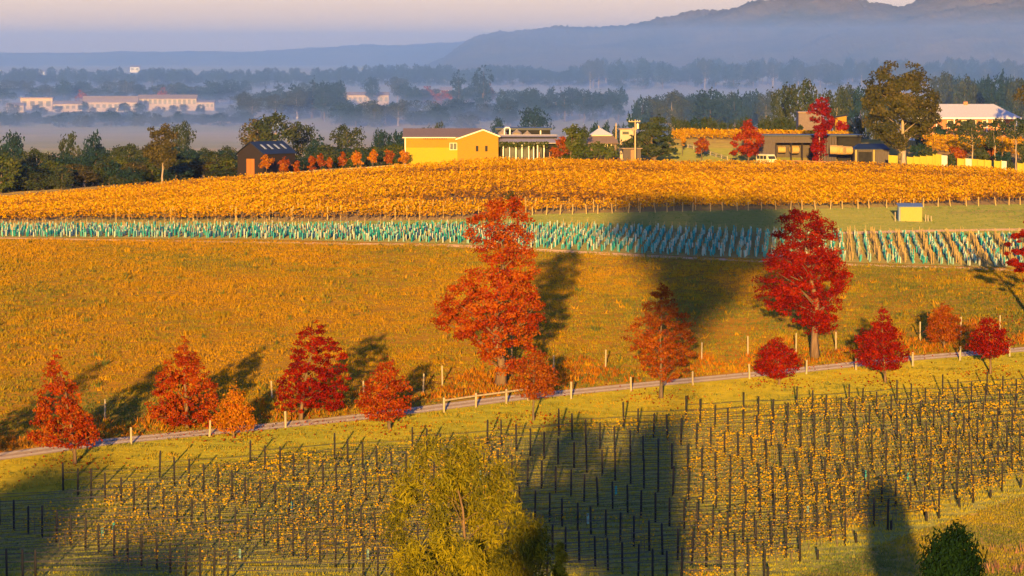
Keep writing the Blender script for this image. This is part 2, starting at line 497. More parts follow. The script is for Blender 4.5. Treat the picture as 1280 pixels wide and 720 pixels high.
strip('dirt_track', [at(x, float(trk2(x))) for x in np.linspace(1050, PXR, 30)], 2.2, M['dirt'], .036)


# hills and far woods
def hill(name, Y, pts, depth, seed, rough=6.0, extra=700):
    xs = np.linspace(pts[0][0], pts[-1][0], 520)
    top = np.interp(xs, [p[0] for p in pts], [p[1] for p in pts])
    vs = np.linspace(-1, 1, 61)
    X = (xs - 640) / F * Y
    H = -(top - HZ) / F * Y + 46 + 4
    H = np.clip(H, 0, None)
    xx = np.repeat(X[:, None], 61, 1); yy = Y + vs[None, :] * depth + 0 * xx
    prof = np.cos(vs * math.pi / 2) ** 1.3
    zz = -50 + H[:, None] * prof[None, :]
    zz = zz + (noise2(xx, yy, .006, seed) * 9 + noise2(xx, yy * .4, .016, seed + 1) * rough * 1.1 + noise2(xx, yy, .07, seed + 2) * rough * .55 + np.random.RandomState(seed).randn(*xx.shape) * 1.6) * np.clip(H[:, None] / 60, 0, 1) * prof[None, :] ** .5 * .8
    V = np.stack([xx, yy, zz], -1).reshape(-1, 3)
    i = np.arange(519)[:, None] * 61 + np.arange(60)[None, :]
    Q = np.stack([i, i + 61, i + 62, i + 1], -1).reshape(-1, 4)
    o = link(name, np_mesh(name, V, Q, M['hill'], smooth=True)); tag(o, kind='structure')


hill('hills', 7400, [(420, 110), (500, 96), (560, 72), (590, 52), (620, 43), (660, 42), (700, 38), (760, 38), (820, 28), (870, 18), (930, 13), (980, 6), (1020, 1), (1045, 1), (1075, 8), (1120, 5), (1160, -4), (1240, -8), (1400, -6), (1600, 10)], 1500, 3)
hill('hills', 6300, [(900, 104), (980, 70), (1040, 46), (1100, 30), (1160, 22), (1240, 14), (1400, 8), (1600, 20)], 900, 9)
hill('hills', 10500, [(-500, 74), (-100, 69), (60, 68), (200, 66), (300, 66), (400, 61), (470, 58), (560, 54), (640, 54), (760, 60)], 1700, 5, 4)


# ------------------------------------------------------------------ foliage
def quads(C, S, Nrm, rng, elong=1.0, vert=0.0):
    """leaf shaped kites: centres, sizes, normals -> vertices and faces"""
    n = len(C)
    Nrm = Nrm / (np.linalg.norm(Nrm, axis=1, keepdims=True) + 1e-9)
    A = rng.randn(n, 3); A[:, 2] += vert * np.sign(rng.rand(n) - .25) * 3
    U = A - (A * Nrm).sum(1, keepdims=True) * Nrm
    U /= np.linalg.norm(U, axis=1, keepdims=True) + 1e-9
    W = np.cross(Nrm, U)
    a = (S * elong)[:, None] * U * .5; b = S[:, None] * W * .5
    V = np.stack([C - a, C + b + a * .15, C + a, C - b + a * .15], 1).reshape(-1, 3)
    return V, np.arange(4 * n).reshape(-1, 4)


def crown_from(sil, rng, nclust, nleaf, leaf, cr, flat=.7, elong=1.3, vert=0., shell=.5, tint_bias=None, depth=1.0):
    """sil: (z, xl, xr) from low to high, metres about the trunk foot"""
    z = np.array([s[0] for s in sil]); xl = np.array([s[1] for s in sil]); xr = np.array([s[2] for s in sil])
    zz = np.linspace(z[0], z[-1], 200); wdt = np.interp(zz, z, xr - xl) + cr * .4
    cdf = np.cumsum(wdt ** 1.35); cdf /= cdf[-1]
    cz = np.interp(rng.rand(nclust), cdf, zz)
    hw = np.interp(cz, z, xr - xl) / 2; cx = np.interp(cz, z, xr + xl) / 2
    th = rng.rand(nclust) * 6.2832; rho = rng.rand(nclust) ** shell
    rr = np.clip(hw - cr * .55, 0.05 * hw, None) * rho
    C = np.stack([cx + rr * np.cos(th), depth * rr * np.sin(th), cz], 1)
    crs = cr * (.6 + .8 * rng.rand(nclust)) * np.clip(hw / (2.2 * cr), .35, 1)
    share = crs ** 2; share /= share.sum()
    idx = rng.choice(nclust, nleaf, p=share)
    off = rng.randn(nleaf, 3); off /= np.linalg.norm(off, axis=1, keepdims=True) + 1e-9
    off *= (rng.rand(nleaf, 1) ** .45)
    off[:, 2] *= flat
    Pp = C[idx] + off * crs[idx][:, None]
    out = Pp - np.stack([np.interp(Pp[:, 2], z, (xr + xl) / 2), 0 * Pp[:, 0], np.full(nleaf, (z[0] + z[-1]) / 2)], 1)
    out /= np.linalg.norm(out, axis=1, keepdims=True) + 1e-9
    Nn = rng.randn(nleaf, 3) * .75 + out * .7 + off * .5 + np.array([0, 0, .15])
    S = leaf * (.65 + .7 * rng.rand(nleaf))
    V, Q = quads(Pp, S, Nn, rng, elong, vert)
    ct = rng.rand(nclust)
    tint = np.clip(.06 + .5 * ct[idx] + .5 * rng.rand(nleaf), 0, 1)
    if tint_bias is not None: tint = np.clip(tint + tint_bias(Pp), 0, 1)
    return C, V, Q, tint


def trunk_mesh(sil, C, rng, r0, top=.85, nlimb=14, n=6, lean=None):
    mb = MB(); z = [s[0] for s in sil]; cx = [(s[1] + s[2]) / 2 for s in sil]
    ztop = z[0] + (z[-1] - z[0]) * top
    hs = np.linspace(0, ztop, 8); pts = []
    for h in hs:
        f = np.interp(h, [0, max(z[0], .1), z[-1]], [0, .15, 1])
        pts.append(Vector((np.interp(h, z, cx) * f + rng.randn() * r0 * .35 * (h > 0), rng.randn() * r0 * .35 * (h > 0), h - (.25 if h == 0 else 0))))
    rad = [r0 * (1.35 if h == 0 else 1) * (1 - .88 * h / ztop) for h in hs]
    mb.tube(pts, rad, n)
    ids = rng.choice(len(C), min(nlimb, len(C)), replace=False)
    for i in ids:
        c = C[i]; h0 = np.clip(c[2] - (.25 + .35 * rng.rand()) * (abs(c[0]) + abs(c[1])) - .3, z[0] * .6, ztop * .97)
        a = Vector((np.interp(h0, hs, [p.x for p in pts]), np.interp(h0, hs, [p.y for p in pts]), h0))
        b = Vector(c); mid = a.lerp(b, .5) + Vector((0, 0, .06 * (b - a).length)) + Vector([float(q) for q in rng.randn(3)]) * (.05 * (b - a).length)
        ra = r0 * (1 - .88 * h0 / ztop) * .36
        mb.tube([a, mid, b], [ra, ra * .6, ra * .2], 4, False)
    return mb


def tree(name, label, sil, loc, leafmat, nleaf, leaf, cr, seed, barkmat='bark', r0=.18, nclust=60, cat='tree', group=None, top=.85, nlimb=14, **kw):
    rng = np.random.RandomState(seed)
    C, V, Q, tint = crown_from(sil, rng, nclust, nleaf, leaf, cr, **kw)
    root = empty(name, loc, 0, label, cat, group)
    trunk_mesh(sil, C, rng, r0, top, nlimb).build('trunk', M[barkmat], root, True)
    link('crown', np_mesh('crown', V, Q, M[leafmat], tint), root)
    return root


def sil_px(base_px, base_py, rows, Y=None):
    """picture outline (row, left, right) turned into metres about the foot of the tree"""
    b = at(base_px, base_py) if Y is None else gp(base_px, Y)
    out = []
    for r, l, rr in rows:
        a = P(l, r, b.y); c = P(rr, r, b.y); out.append((a.z - b.z, a.x - b.x, c.x - b.x))
    out.sort()
    return b, out


FR = 'red trees planted along the farm track'
front = [
    ('red_tree', 'narrow pointed red tree, leftmost of the trees along the farm track', 94, 580, [(436, 66, 72), (460, 58, 82), (480, 47, 98), (505, 42, 108), (530, 38, 122), (552, 34, 130), (558, 50, 115)], 'orange', 3800, dict(r0=.13)),
    ('red_tree', 'broad red cone-shaped tree touching the small orange tree', 235, 536, [(412, 230, 234), (440, 214, 246), (470, 190, 268), (500, 181, 276), (522, 178, 280), (530, 190, 270)], 'orange', 4600, dict(r0=.16)),
    ('orange_tree', 'small bright orange tree at the track edge beside a broad red cone-shaped tree', 292, 547, [(476, 290, 296), (495, 278, 308), (515, 268, 318), (533, 258, 324), (538, 270, 312)], 'amber', 1700, dict(r0=.09)),
    ('red_tree', 'deep red pointed tree with a dark shadow right behind it on the meadow', 376, 525, [(393, 390, 400), (415, 373, 412), (437, 358, 436), (460, 348, 438), (485, 342, 441), (505, 340, 436), (512, 352, 425)], 'red', 4600, dict(r0=.16)),
    ('rust_tree', 'small rusty orange tree between the deep red tree and the rail fence', 487, 537, [(442, 482, 490), (462, 465, 502), (482, 450, 514), (502, 440, 520), (518, 447, 512), (524, 462, 500)], 'orange', 2600, dict(r0=.13)),
    ('tall_red_tree', 'tallest orange-red tree in the middle, layered crown with a bare olive tip', 626, 482, [(250, 608, 655), (258, 592, 660), (275, 578, 663), (298, 576, 672), (312, 592, 664), (328, 582, 680), (348, 578, 676), (358, 556, 672), (382, 534, 690), (405, 533, 687), (420, 556, 682), (435, 588, 676), (450, 588, 668), (462, 608, 650)], 'orange', 11500, dict(r0=.42, nclust=150, nlimb=34, tint_bias=lambda p: .16 + 0 * p[:, 0])),
    ('rust_tree', 'thin rust-brown tree in front of the tallest orange-red tree', 667, 526, [(440, 656, 682), (460, 640, 695), (478, 635, 701), (492, 642, 694), (498, 655, 682)], 'rust', 1700, dict(r0=.09)),
    ('rust_tree', 'tall thin rust-red tree whose top stands in the shaded meadow', 826, 498, [(352, 824, 832), (375, 806, 848), (400, 787, 868), (425, 776, 874), (448, 786, 870), (466, 800, 858), (476, 812, 845)], 'rust', 4600, dict(r0=.15, nclust=300)),
    ('tall_red_tree', 'big crimson tree on a clear pale trunk with a dark purple top', 1019, 447, [(258, 988, 1004), (272, 972, 1040), (290, 964, 1052), (312, 966, 1050), (328, 952, 1066), (350, 943, 1070), (370, 941, 1062), (388, 962, 1056), (404, 988, 1054), (416, 1002, 1042)], 'red', 10000, dict(r0=.36, nclust=130, nlimb=30)),
    ('red_tree', 'small rounded scarlet tree overlapping the track left of the big crimson tree', 974, 481, [(422, 966, 978), (438, 946, 996), (455, 938, 1006), (466, 946, 1000), (473, 962, 986)], 'red', 1900, dict(r0=.09)),
    ('red_tree', 'scarlet spiky-topped tree on the verge right of the big crimson tree', 1107, 479, [(383, 1098, 1110), (405, 1084, 1120), (425, 1066, 1134), (443, 1059, 1141), (455, 1072, 1132), (461, 1090, 1120)], 'red', 3300, dict(r0=.11)),
    ('rust_tree', 'dull brownish red tree standing in shade on the meadow side of the track', 1180, 437, [(378, 1174, 1184), (395, 1160, 1200), (412, 1151, 1211), (426, 1162, 1198)], 'rust', 2300, dict(r0=.11)),
    ('red_tree', 'small flat-bottomed scarlet tree on the verge near the right edge', 1238, 468, [(394, 1230, 1240), (412, 1213, 1257), (428, 1204, 1273), (440, 1214, 1264), (446, 1228, 1250)], 'red', 2100, dict(r0=.10)),
    ('red_tree', 'bright red tree cut off by the right picture edge above the meadow', 1292, 402, [(272, 1284, 1300), (296, 1258, 1320), (318, 1251, 1330), (336, 1262, 1325), (352, 1278, 1310)], 'red', 5000, dict(r0=.25, nclust=80)),
]
front.append(('red_tree', 'red tree of the track row just outside the left picture edge', -45, 602, [(440, -62, -50), (470, -80, -30), (500, -95, -15), (535, -100, -6), (565, -95, -6)], 'orange', 2500, {}))
for k, (nm, lab, bx, by, rows, lm, nl, kw) in enumerate(front):
    b, s = sil_px(bx, by, rows)
    kw = dict(dict(nclust=300, flat=.55, cr=.36, shell=.5), **kw); nl = int(nl * 2.3)
    if lm == 'orange' and 'tint_bias' not in kw: kw['tint_bias'] = lambda p: .10 + 0 * p[:, 0]
    if nm == 'tall_red_tree': kw['cr'] = .6; kw['nclust'] = 400
    bark = 'orangebark' if nm != 'rust_tree' else 'bark'
    tree(nm, lab, s, b, lm, nl, .125 if nm != 'tall_red_tree' else .15, seed=100 + k, barkmat=bark, group=FR, **kw)

# bare olive tip above the tallest tree: a slender young gum just behind it
b, s = sil_px(640, 470, [(236, 634, 642), (245, 628, 650), (256, 630, 654), (266, 634, 650)])
tree('gum_tree', 'slim olive-green treetop poking above the tallest orange-red tree', s, b, 'gum', 260, .22, .5, 77, nclust=12, r0=.08, top=.95, nlimb=8)

# near slope: the olive-yellow tree and the dark shrub
b, s = sil_px(592, 0, [(546, 538, 562), (568, 505, 612), (600, 480, 648), (640, 476, 662), (664, 478, 668), (700, 476, 664), (740, 470, 664), (800, 480, 650)], Y=190)
tree('wattle_tree', 'bushy olive-yellow tree rising from the bottom edge among the black posts', s, b, 'willow', 26000, .062, .62, 31, barkmat='orangebark', nclust=120, r0=.2, elong=4.8, vert=.45, flat=1.2, nlimb=50, shell=.42)
b, s = sil_px(655, 0, [(642, 646, 660), (662, 625, 682), (690, 612, 694), (730, 606, 700), (790, 615, 690)], Y=184)
tree('wattle_tree', 'lower yellow-green tree in front of the bushy olive-yellow tree, at its right', s, b, 'willow', 10000, .062, .5, 32, barkmat='orangebark', nclust=60, r0=.14, elong=4.8, vert=.5, flat=1.3, shell=.42)
b, s = sil_px(700, 0, [(678, 698, 704), (692, 688, 712), (715, 684, 717), (770, 686, 714)], Y=181)
tree('wattle_tree', 'smallest yellow-green treetop at the bottom edge right of the olive-yellow tree', s, b, 'willow', 3200, .062, .42, 33, barkmat='orangebark', nclust=26, r0=.08, elong=4.8, vert=.5, flat=1.3, shell=.42)
b, s = sil_px(1185, 0, [(650, 1196, 1206), (664, 1182, 1214), (676, 1162, 1218), (694, 1150, 1226), (716, 1140, 1232), (770, 1134, 1238), (830, 1145, 1230)], Y=205)
tree('dark_conifer', 'dark green bushy conifer at the bottom right below the short end posts', s, b, 'conifer', 14000, .10, .62, 34, nclust=150, r0=.2, elong=3.2, vert=1.0, flat=1.5, shell=.45)

# ------------------------------------------------------------------ grass and weeds (nobody could count them)
rs = np.random.RandomState(5)


def zone_pts(n, lo, up, ylim, seed, xr=(-130, 130), dens=None):
    r = np.random.RandomState(seed)
    X = r.uniform(xr[0], xr[1], n); Y = r.uniform(ylim[0], ylim[1], n)
    Z = gz(X, Y); px, py = proj(X, Y, Z)
    k = (px > PXL) & (px < PXR) & (py < lo(px)) & (py > up(px))
    if dens is not None: k &= r.rand(n) < dens(X, Y, px, py)
    return X[k], Y[k], Z[k], px[k], py[k]


def tufts(name, X, Y, Z, h, wd, nb, m, seed, tint=None, spread=.12, lean=.35):
    r = np.random.RandomState(seed); n = len(X)
    base = np.repeat(np.stack([X, Y, Z], 1), nb, 0); N = n * nb
    base[:, 0] += r.randn(N) * spread; base[:, 1] += r.randn(N) * spread
    th = r.rand(N) * 6.2832; hh = np.repeat(h * (.5 + r.rand(n)), nb) * (.6 + .6 * r.rand(N)); ww = wd * (.6 + .8 * r.rand(N))
    u = np.stack([np.cos(th), np.sin(th), 0 * th], 1) * ww[:, None] / 2
    tip = base + np.stack([r.randn(N) * lean * hh, r.randn(N) * lean * hh, hh], 1)
    V = np.stack([base - u, base + u, tip], 1).reshape(-1, 3)
    tt = r.rand(n) if tint is None else tint
    T = np.clip(np.repeat(tt, nb) + r.randn(N) * .12, 0, 1)
    o = link(name, np_mesh(name, V, np.arange(3 * N).reshape(-1, 3), m, T))
    return o


X, Y, Z, px, py = zone_pts(300000, lambda x: ROAD(x) - 4, lambda x: TL(x) + 2, (330, 560), 1)
t = .52 + .22 * noise2(X, Y * .5, .12, 3) + .16 * noise2(X, Y, .6, 4) - .28 * sstep(340, 460, py) * (.5 + .5 * noise2(X, Y, .09, 8)) + .14 * (1 - sstep(0, 700, px)) - .16 * sstep(450, 850, px)
cl = noise2(X, Y, .9, 61) + .8 * noise2(X * .6, Y, .35, 62) + .6 * noise2(X, Y, 2.2, 63)
o = tufts('meadow_grass', X, Y, Z, np.clip(.17 + .06 * cl, .05, .6), .11, 4, M['grass_meadow'], 2, np.clip(t + .08 * cl - .05, 0, 1))
tag(o, 'dry orange-brown grass covering the meadow above the track', 'grass', kind='stuff')
X, Y, Z, px, py = zone_pts(9000, lambda x: ROAD(x) - 4, lambda x: TL(x) + 3, (330, 560), 17, dens=lambda X, Y, px, py: np.clip(.5 + .5 * noise2(X, Y, .4, 64), .05, 1))
o = tufts('meadow_tussocks', X, Y, Z, .40, .16, 8, M['grass_meadow'], 18, np.clip(.5 + .33 * np.random.RandomState(3).randn(len(X)), 0, 1), .2, .45)
tag(o, 'taller dry tussocks dotted over the meadow', 'grass', kind='stuff')
X, Y, Z, px, py = zone_pts(90000, lambda x: ROAD(x) - 4.5, lambda x: ROAD(x) - 30 + 12 * np.sin(x * .05), (300, 420), 11, dens=lambda X, Y, px, py: .35 + .5 * (noise2(X, Y, .25, 6) > 0))
o = tufts('roadside_grass', X, Y, Z, .38, .12, 5, M['grass_orange'], 12, None)
tag(o, 'tall orange dry grass along the uphill edge of the track', 'grass', kind='stuff')
X, Y, Z, px, py = zone_pts(110000, VT, lambda x: ROAD(x) + 5, (270, 420), 21, xr=(-75, 85))
o = tufts('verge_grass', X, Y, Z, np.clip(.12 + .08 * noise2(X, Y, .9, 71), .03, 1), .09, 4, M['grass_verge'], 22, np.clip(.58 + .25 * noise2(X, Y, .25, 7) + .25 * noise2(X, Y, 1.2, 72), 0, 1))
tag(o, 'short yellow-green grass on the verge below the track', 'grass', kind='stuff')
X, Y, Z, px, py = zone_pts(260000, lambda x: np.minimum(VB(x), 740), VT, (255, 400), 31, xr=(-68, 75))
sr = np.sin((Y - .3 * X + .5 * noise2(X, Y, .15, 33)) * 6.2832 / 2.4)
o = tufts('vineyard_grass', X, Y, Z, np.clip(.11 + .09 * sr, .02, 1), .09, 4, M['grass_vyard'], 32, np.clip(.52 + .2 * noise2(X, Y, .3, 9) + .2 * sr, 0, 1))
tag(o, 'short olive grass between the foreground vine rows', 'grass', kind='stuff')
X, Y, Z, px, py = zone_pts(140000, lambda x: 745 + 0 * x, VB, (245, 330), 41, xr=(-40, 60))
o = tufts('slope_grass', X, Y, Z, .12, .10, 4, M['grass_verge'], 42, np.clip(.45 + .3 * noise2(X, Y, .3, 9), 0, 1))
tag(o, 'yellow-green grass below the short end posts at the bottom right', 'grass', kind='stuff')
X, Y, Z, px, py = zone_pts(70000, TU, GL, (480, 680), 51)
o = tufts('strip_grass', X, Y, Z, .09, .14, 3, M['grass_green'], 52, np.clip(.4 + .25 * noise2(X, Y, .2, 9), 0, 1))
tag(o, 'short green grass strip below the golden vineyard', 'grass', kind='stuff')
X, Y, Z, px, py = zone_pts(40000, TL, TU, (450, 600), 56)
o = tufts('young_block_grass', X, Y, Z, .12, .14, 3, M['grass_green'], 57, np.clip(.5 + .3 * noise2(X, Y, .2, 9), 0, 1))
tag(o, 'thin grass between the rows of teal vine guards', 'grass', kind='stuff')
X, Y, Z, px, py = zone_pts(26000, lambda x: 752 + 0 * x, lambda x: np.maximum(VB(x) + 62, 672) + 8 * np.sin(x * .09), (235, 300), 61, dens=lambda X, Y, px, py: 1.0 * ((noise2(X, Y, .5, 12) > .35) & (px > 1030)))
o = tufts('dry_weeds', X, Y, Z, .55, .07, 5, M['weeds'], 62, None, .15, .25)
tag(o, 'reddish dry weeds in the shade at the bottom right', 'weeds', kind='stuff')

# ------------------------------------------------------------------ foreground vineyard
rng = random.Random(4)
bsp = curve((-400, 62), (0, 57), (100, 50), (300, 44), (415, 40), (700, 34), (920, 28), (1120, 23), (1300, 21))
lines = []; x = PXR + 8.0
while x > PXL - 480:
    ln = []; cxp = x; cyp = float(VT(x)) + rng.uniform(0, 4)
    while cxp < PXR and cyp < min(float(VB(cxp)) - 6, 742):
        if cxp > PXL: ln.append((cxp + rng.uniform(-1.2, 1.2), cyp + rng.uniform(-1, 1)))
        cxp += 17.9; cyp += 5.1
    lines.append(ln); x -= float(bsp(x)) / .385
mbp = MB(); mbp.tube([(0, 0, -.3), (0, 0, 1.92), (0, 0, 2.0)], [.074, .07, .035], 6)
post_me = mbp.mesh('vineyard_post', M['post'], True)
posts = []
for j, ln in enumerate(lines):
    for i, (a, c) in enumerate(ln):
        p = at(a, c)
        posts.append((j, i, a, c, p))
posts.sort(key=lambda q: (not -12 < q[2] < 1292, q[4].y))
PG = 'black posts of the foreground vineyard'
PL = 'thin black timber post standing in the foreground vineyard'
extra_posts = MB()
for n, (j, i, a, c, p) in enumerate(posts):
    if n < 300:
        o = link('vineyard_post', post_me); o.location = p
        o.rotation_euler = (R(rng.gauss(0, .9)), R(rng.gauss(0, .9)), rng.random() * 6)
        s = rng.uniform(.93, 1.07); o.scale = (1, 1, s)
        tag(o, PL, 'post', PG)
    else:
        extra_posts.tube([p + Vector((0, 0, -.2)), p + Vector((0, 0, 1.95))], [.07, .065], 5)
if extra_posts.v:
    tag(extra_posts.build('vineyard_post_row', M['post']), 'farthest black posts along the top of the foreground vineyard', 'posts', PG, 'stuff')
# rows: join each post with its neighbour in the next line, gently rising to the right
by_line = {}
for q in posts: by_line.setdefault(q[0], []).append(q)
spans = []; nxt = {}
for q in posts:
    best = None
    for r_ in by_line.get(q[0] - 1, []):
        dx = r_[2] - q[2]; dy = r_[3] - q[3]
        if 45 < dx < 230:
            e = abs(dy + .055 * dx) + dx * .01
            if best is None or e < best[0]: best = (e, r_)
    if best and best[0] < 9:
        spans.append((q, best[1])); nxt[(q[0], q[1])] = (best[1][0], best[1][1])
pos_of = {(q[0], q[1]): q[4] for q in posts}
heads = [k for k in nxt if k not in set(nxt.values())]
for hkey in heads:
    mb = MB(); k = hkey; cnt = 0
    while k in nxt and cnt < 30:
        a, c = pos_of[k], pos_of[nxt[k]]
        for hgt in (.75, 1.25):
            m_ = a.lerp(c, .5) + Vector((0, 0, hgt - .05))
            mb.tube([a + Vector((0, 0, hgt)), m_, c + Vector((0, 0, hgt))], [.022] * 3, 3, False)
        k = nxt[k]; cnt += 1
    o = mb.build('trellis_wire', M['wire']); tag(o, 'pair of thin dark wires strung between black vineyard posts', 'wire', 'trellis wires of the foreground vineyard')


# young vines along the rows
def vine_mesh(seed, nl=16, leafy=1.0, wdt=.75):
    r = np.random.RandomState(seed); st = MB()
    st.tube([(0, 0, -.05), (.03, .01, .4), (.0, 0, .78)], [.022, .018, .014], 4)
    for sx in (-1, 1):
        st.tube([(0, 0, .76), (sx * wdt * .5, .02, .80 + .05 * r.randn()), (sx * wdt, 0, .82)], [.012, .01, .006], 3, False)
    n = int(nl * leafy)
    C = np.stack([r.uniform(-wdt, wdt, n), r.randn(n) * .10, .78 + r.randn(n) * .2 - .12], 1)
    Nn = r.randn(n, 3) + np.array([0, -.5, .2])
    V, Q = quads(C, .105 * (.6 + .8 * r.rand(n)), Nn, r, 1.15)
    return st, V, Q, np.clip(.25 + .6 * r.rand(n), 0, 1)


vine_protos = []
for s in range(6):
    st, V, Q, T = vine_mesh(900 + s, nl=[34, 44, 22, 38, 14, 52][s])
    vine_protos.append((st.mesh('stem', M['bark']), np_mesh('leaves', V, Q, M['youngvine'], T), V, Q, T))
cand = []
for q, r_ in spans:
    a, c = q[4], r_[4]; L = (c - a).length
    n = max(2, int(round(L / 1.25)))
    for k in range(n):
        f = (k + .5 + rng.uniform(-.2, .2)) / n; p = a.lerp(c, f); p.z = float(gz(p.x, p.y))
        ppx = q[2] + (r_[2] - q[2]) * f; ppy = q[3] + (r_[3] - q[3]) * f
        lf = .28 + .14 * float(sstep(250, 800, ppx)) + .28 * float(noise2(p.x, p.y, .4, 21))
        if 640 < ppx < 860 and ppy > 545: lf -= .55
        if ppx < 130 and ppy > 610: lf -= .35
        if ppy > 690: lf -= .3
        if lf < .08: continue
        cand.append((p, lf if -40 < ppx < 1320 else lf * .8, math.atan2(c.y - a.y, c.x - a.x)))
cand.sort(key=lambda q: (not -10 < proj(q[0].x, q[0].y, q[0].z)[0] < 1290, q[0].y))
first = None; SV = []; SQ = []; ST = []; nv = 0; stems = MB()
for n, (p, lf, yaw) in enumerate(cand):
    k = rng.choice([0, 1, 3, 5]) if lf > .6 else rng.choice([0, 2, 3]) if lf > .3 else rng.choice([2, 4])
    sc_ = rng.uniform(.85, 1.2); rz = yaw + (math.pi if rng.random() < .5 else 0)
    if n < 300:
        root = empty('young_vine', p, rz, 'young vine with sparse yellow autumn leaves in a foreground row', 'vine', 'young vines of the foreground vineyard')
        root.scale = (sc_, sc_, sc_)
        link('stem', vine_protos[k][0], root); link('leaves', vine_protos[k][1], root)
    else:
        V, Q, T = vine_protos[k][2:]
        co, si = math.cos(rz) * sc_, math.sin(rz) * sc_
        W = np.stack([V[:, 0] * co - V[:, 1] * si + p.x, V[:, 0] * si + V[:, 1] * co + p.y, V[:, 2] * sc_ + p.z], 1)
        SV.append(W); SQ.append(Q + nv); ST.append(T); nv += len(W)
        stems.tube([p, p + Vector((0, 0, .8))], [.022, .014], 3, False)
o = link('vine_rows', np_mesh('vine_rows', np.concatenate(SV), np.concatenate(SQ), M['youngvine'], np.concatenate(ST)))
tag(o, 'yellow-leaved young vines filling the upper foreground rows', 'vines', 'young vines of the foreground vineyard', 'stuff')
o = stems.build('vine_row_stems', M['bark']); tag(o, 'bare stems of the young vines in the upper foreground rows', 'vine stems', None, 'stuff')
# fallen yellow leaves in the rows
X, Y, Z, px, py = zone_pts(90000, lambda x: np.minimum(VB(x), 735), VT, (255, 400), 71, dens=lambda X, Y, px, py: np.clip(.10 + .18 * noise2(X, Y, .5, 15) - .5 * ((px > 640) & (px < 860) & (py > 560)), 0, .8))
r_ = np.random.RandomState(72); n = len(X)
V, Q = quads(np.stack([X, Y, Z + .1 + .12 * r_.rand(n)], 1), .08 * (.6 + .8 * r_.rand(n)), r_.randn(n, 3) + np.array([0, -.5, .6]), r_, 1.1)
o = link('fallen_leaves', np_mesh('fallen_leaves', V, Q, M['youngvine'], np.clip(.3 + .6 * r_.rand(n), 0, 1)))
tag(o, 'fallen yellow leaves caught in the vineyard grass', 'leaves', kind='stuff')
# end posts and a few teal guards
ends = [(1070, 679), (1114, 663), (1158, 652), (1199, 635), (1238, 624), (1276, 610), (960, 722), (1022, 700)]
mbe = MB(); mbe.tube([(0, 0, -.2), (0, 0, .62), (0, 0, .66)], [.085, .082, .06], 8); end_me = mbe.mesh('end_post', M['post'], True)
for a, c in ends:
    o = link('end_post', end_me); o.location = at(a, c); o.rotation_euler = (R(rng.uniform(-6, 6)), 0, 0)
    tag(o, 'short thick dark stump post along the lower end of the vine rows', 'post', 'short end posts of the vine rows')


def guard_shape(h=.68, w_=.085):
    mb = MB(); mb.tube([(0, 0, 0), (0, 0, h)], [w_, w_ * .92], 5, False); return mb


gproto = []
for k, tv in enumerate((.15, .35, .6, .95)):
    me = guard_shape().mesh('guard_tube', M['guard'])
    a = me.attributes.new('tint', 'FLOAT', 'FACE'); a.data.foreach_set('value', np.full(len(me.polygons), tv, np.float32))
    gproto.append(me)
stake_me = MB().box(-.02, .02, .06, .10, -.1, 1.25).mesh('stake', M['stake'])
for (a, c) in [(128, 672), (460, 700), (142, 665), (1190, 520), (735, 655), (683, 690), (600, 600), (365, 640), (300, 700), (1010, 645), (1082, 600), (1135, 603), (770, 620)]:
    root = empty('tree_guard', at(a, c), rng.random() * 6, 'single small teal guard sleeve left among the foreground vine rows', 'vine guard', 'teal guards in the foreground vineyard')
    link('guard_tube', gproto[rng.choice([1, 2])], root)

# ------------------------------------------------------------------ the block of teal guards
G = []
ang = .065
cY = np.arange(455, 640, 1.05)
for kx, x0 in enumerate(np.arange(-170, 150, 1.0)):
    for yy in cY:
        jx = rng.gauss(0, .13); jy = rng.gauss(0, .18)
        G.append((x0 + ang * (yy - 520) + jx, yy + jy, kx))
G = np.array(G); Zg = gz(G[:, 0], G[:, 1]); gpx, gpy = proj(G[:, 0], G[:, 1], Zg)
keep = (gpx > PXL) & (gpx < PXR) & (gpy < TL(gpx) - 1) & (gpy > TU(gpx) + 1)
G = G[keep]; Zg = Zg[keep]; gpx = gpx[keep]
od = np.argsort(G[:, 1] + 1000 * ((gpx < -8) | (gpx > 1288))); G = G[od]; Zg = Zg[od]; gpx = gpx[od]
gs = guard_shape(); gV = np.array(gs.v); gF = np.array(gs.f)
SV = []; SQ = []; ST = []; nv = 0; stk = MB(); gmax = 0
GLb = 'teal plastic vine guard with a pale stake in the young vine block'
for n in range(len(G)):
    xg, yg, kx = G[n]; zg = Zg[n]
    isy = int(kx) % 3 == 0 and gpx[n] > 1035
    r1 = rng.random()
    if isy:
        if r1 < .95: stk.tube([(xg, yg, zg - .1), (xg + rng.gauss(0, .04), yg, zg + rng.uniform(.8, 1.35))], [.05, .035], 4, False)
        continue
    if gmax < 300:
        root = empty('vine_guard', (xg, yg, zg), rng.random() * 6, GLb, 'vine guard', 'teal vine guards below the golden vineyard')
        h_ = rng.uniform(.85, 1.25); root.scale = (1, 1, h_); root.rotation_euler = (R(rng.gauss(0, 5)), R(rng.gauss(0, 5)), rng.random() * 6)
        link('guard_tube', gproto[rng.choice([0, 1, 1, 2, 2, 3])], root)
        if r1 < .5: link('stake', stake_me, root)
        gmax += 1
    else:
        h_ = rng.uniform(.8, 1.3)
        SV.append(gV * np.array([1, 1, h_]) + np.array([xg, yg, zg])); SQ.append(gF + nv); nv += len(gV)
        ST.append(np.full(len(gF), rng.choice([.1, .25, .35, .4, .6, .7, .95])))
        if r1 < .28: stk.tube([(xg, yg + .09, zg - .1), (xg, yg + .09, zg + rng.uniform(1., 1.4))], [.03, .025], 4, False)
o = link('guard_rows', np_mesh('guard_rows', np.concatenate(SV), np.concatenate(SQ), M['guard'], np.concatenate(ST)))
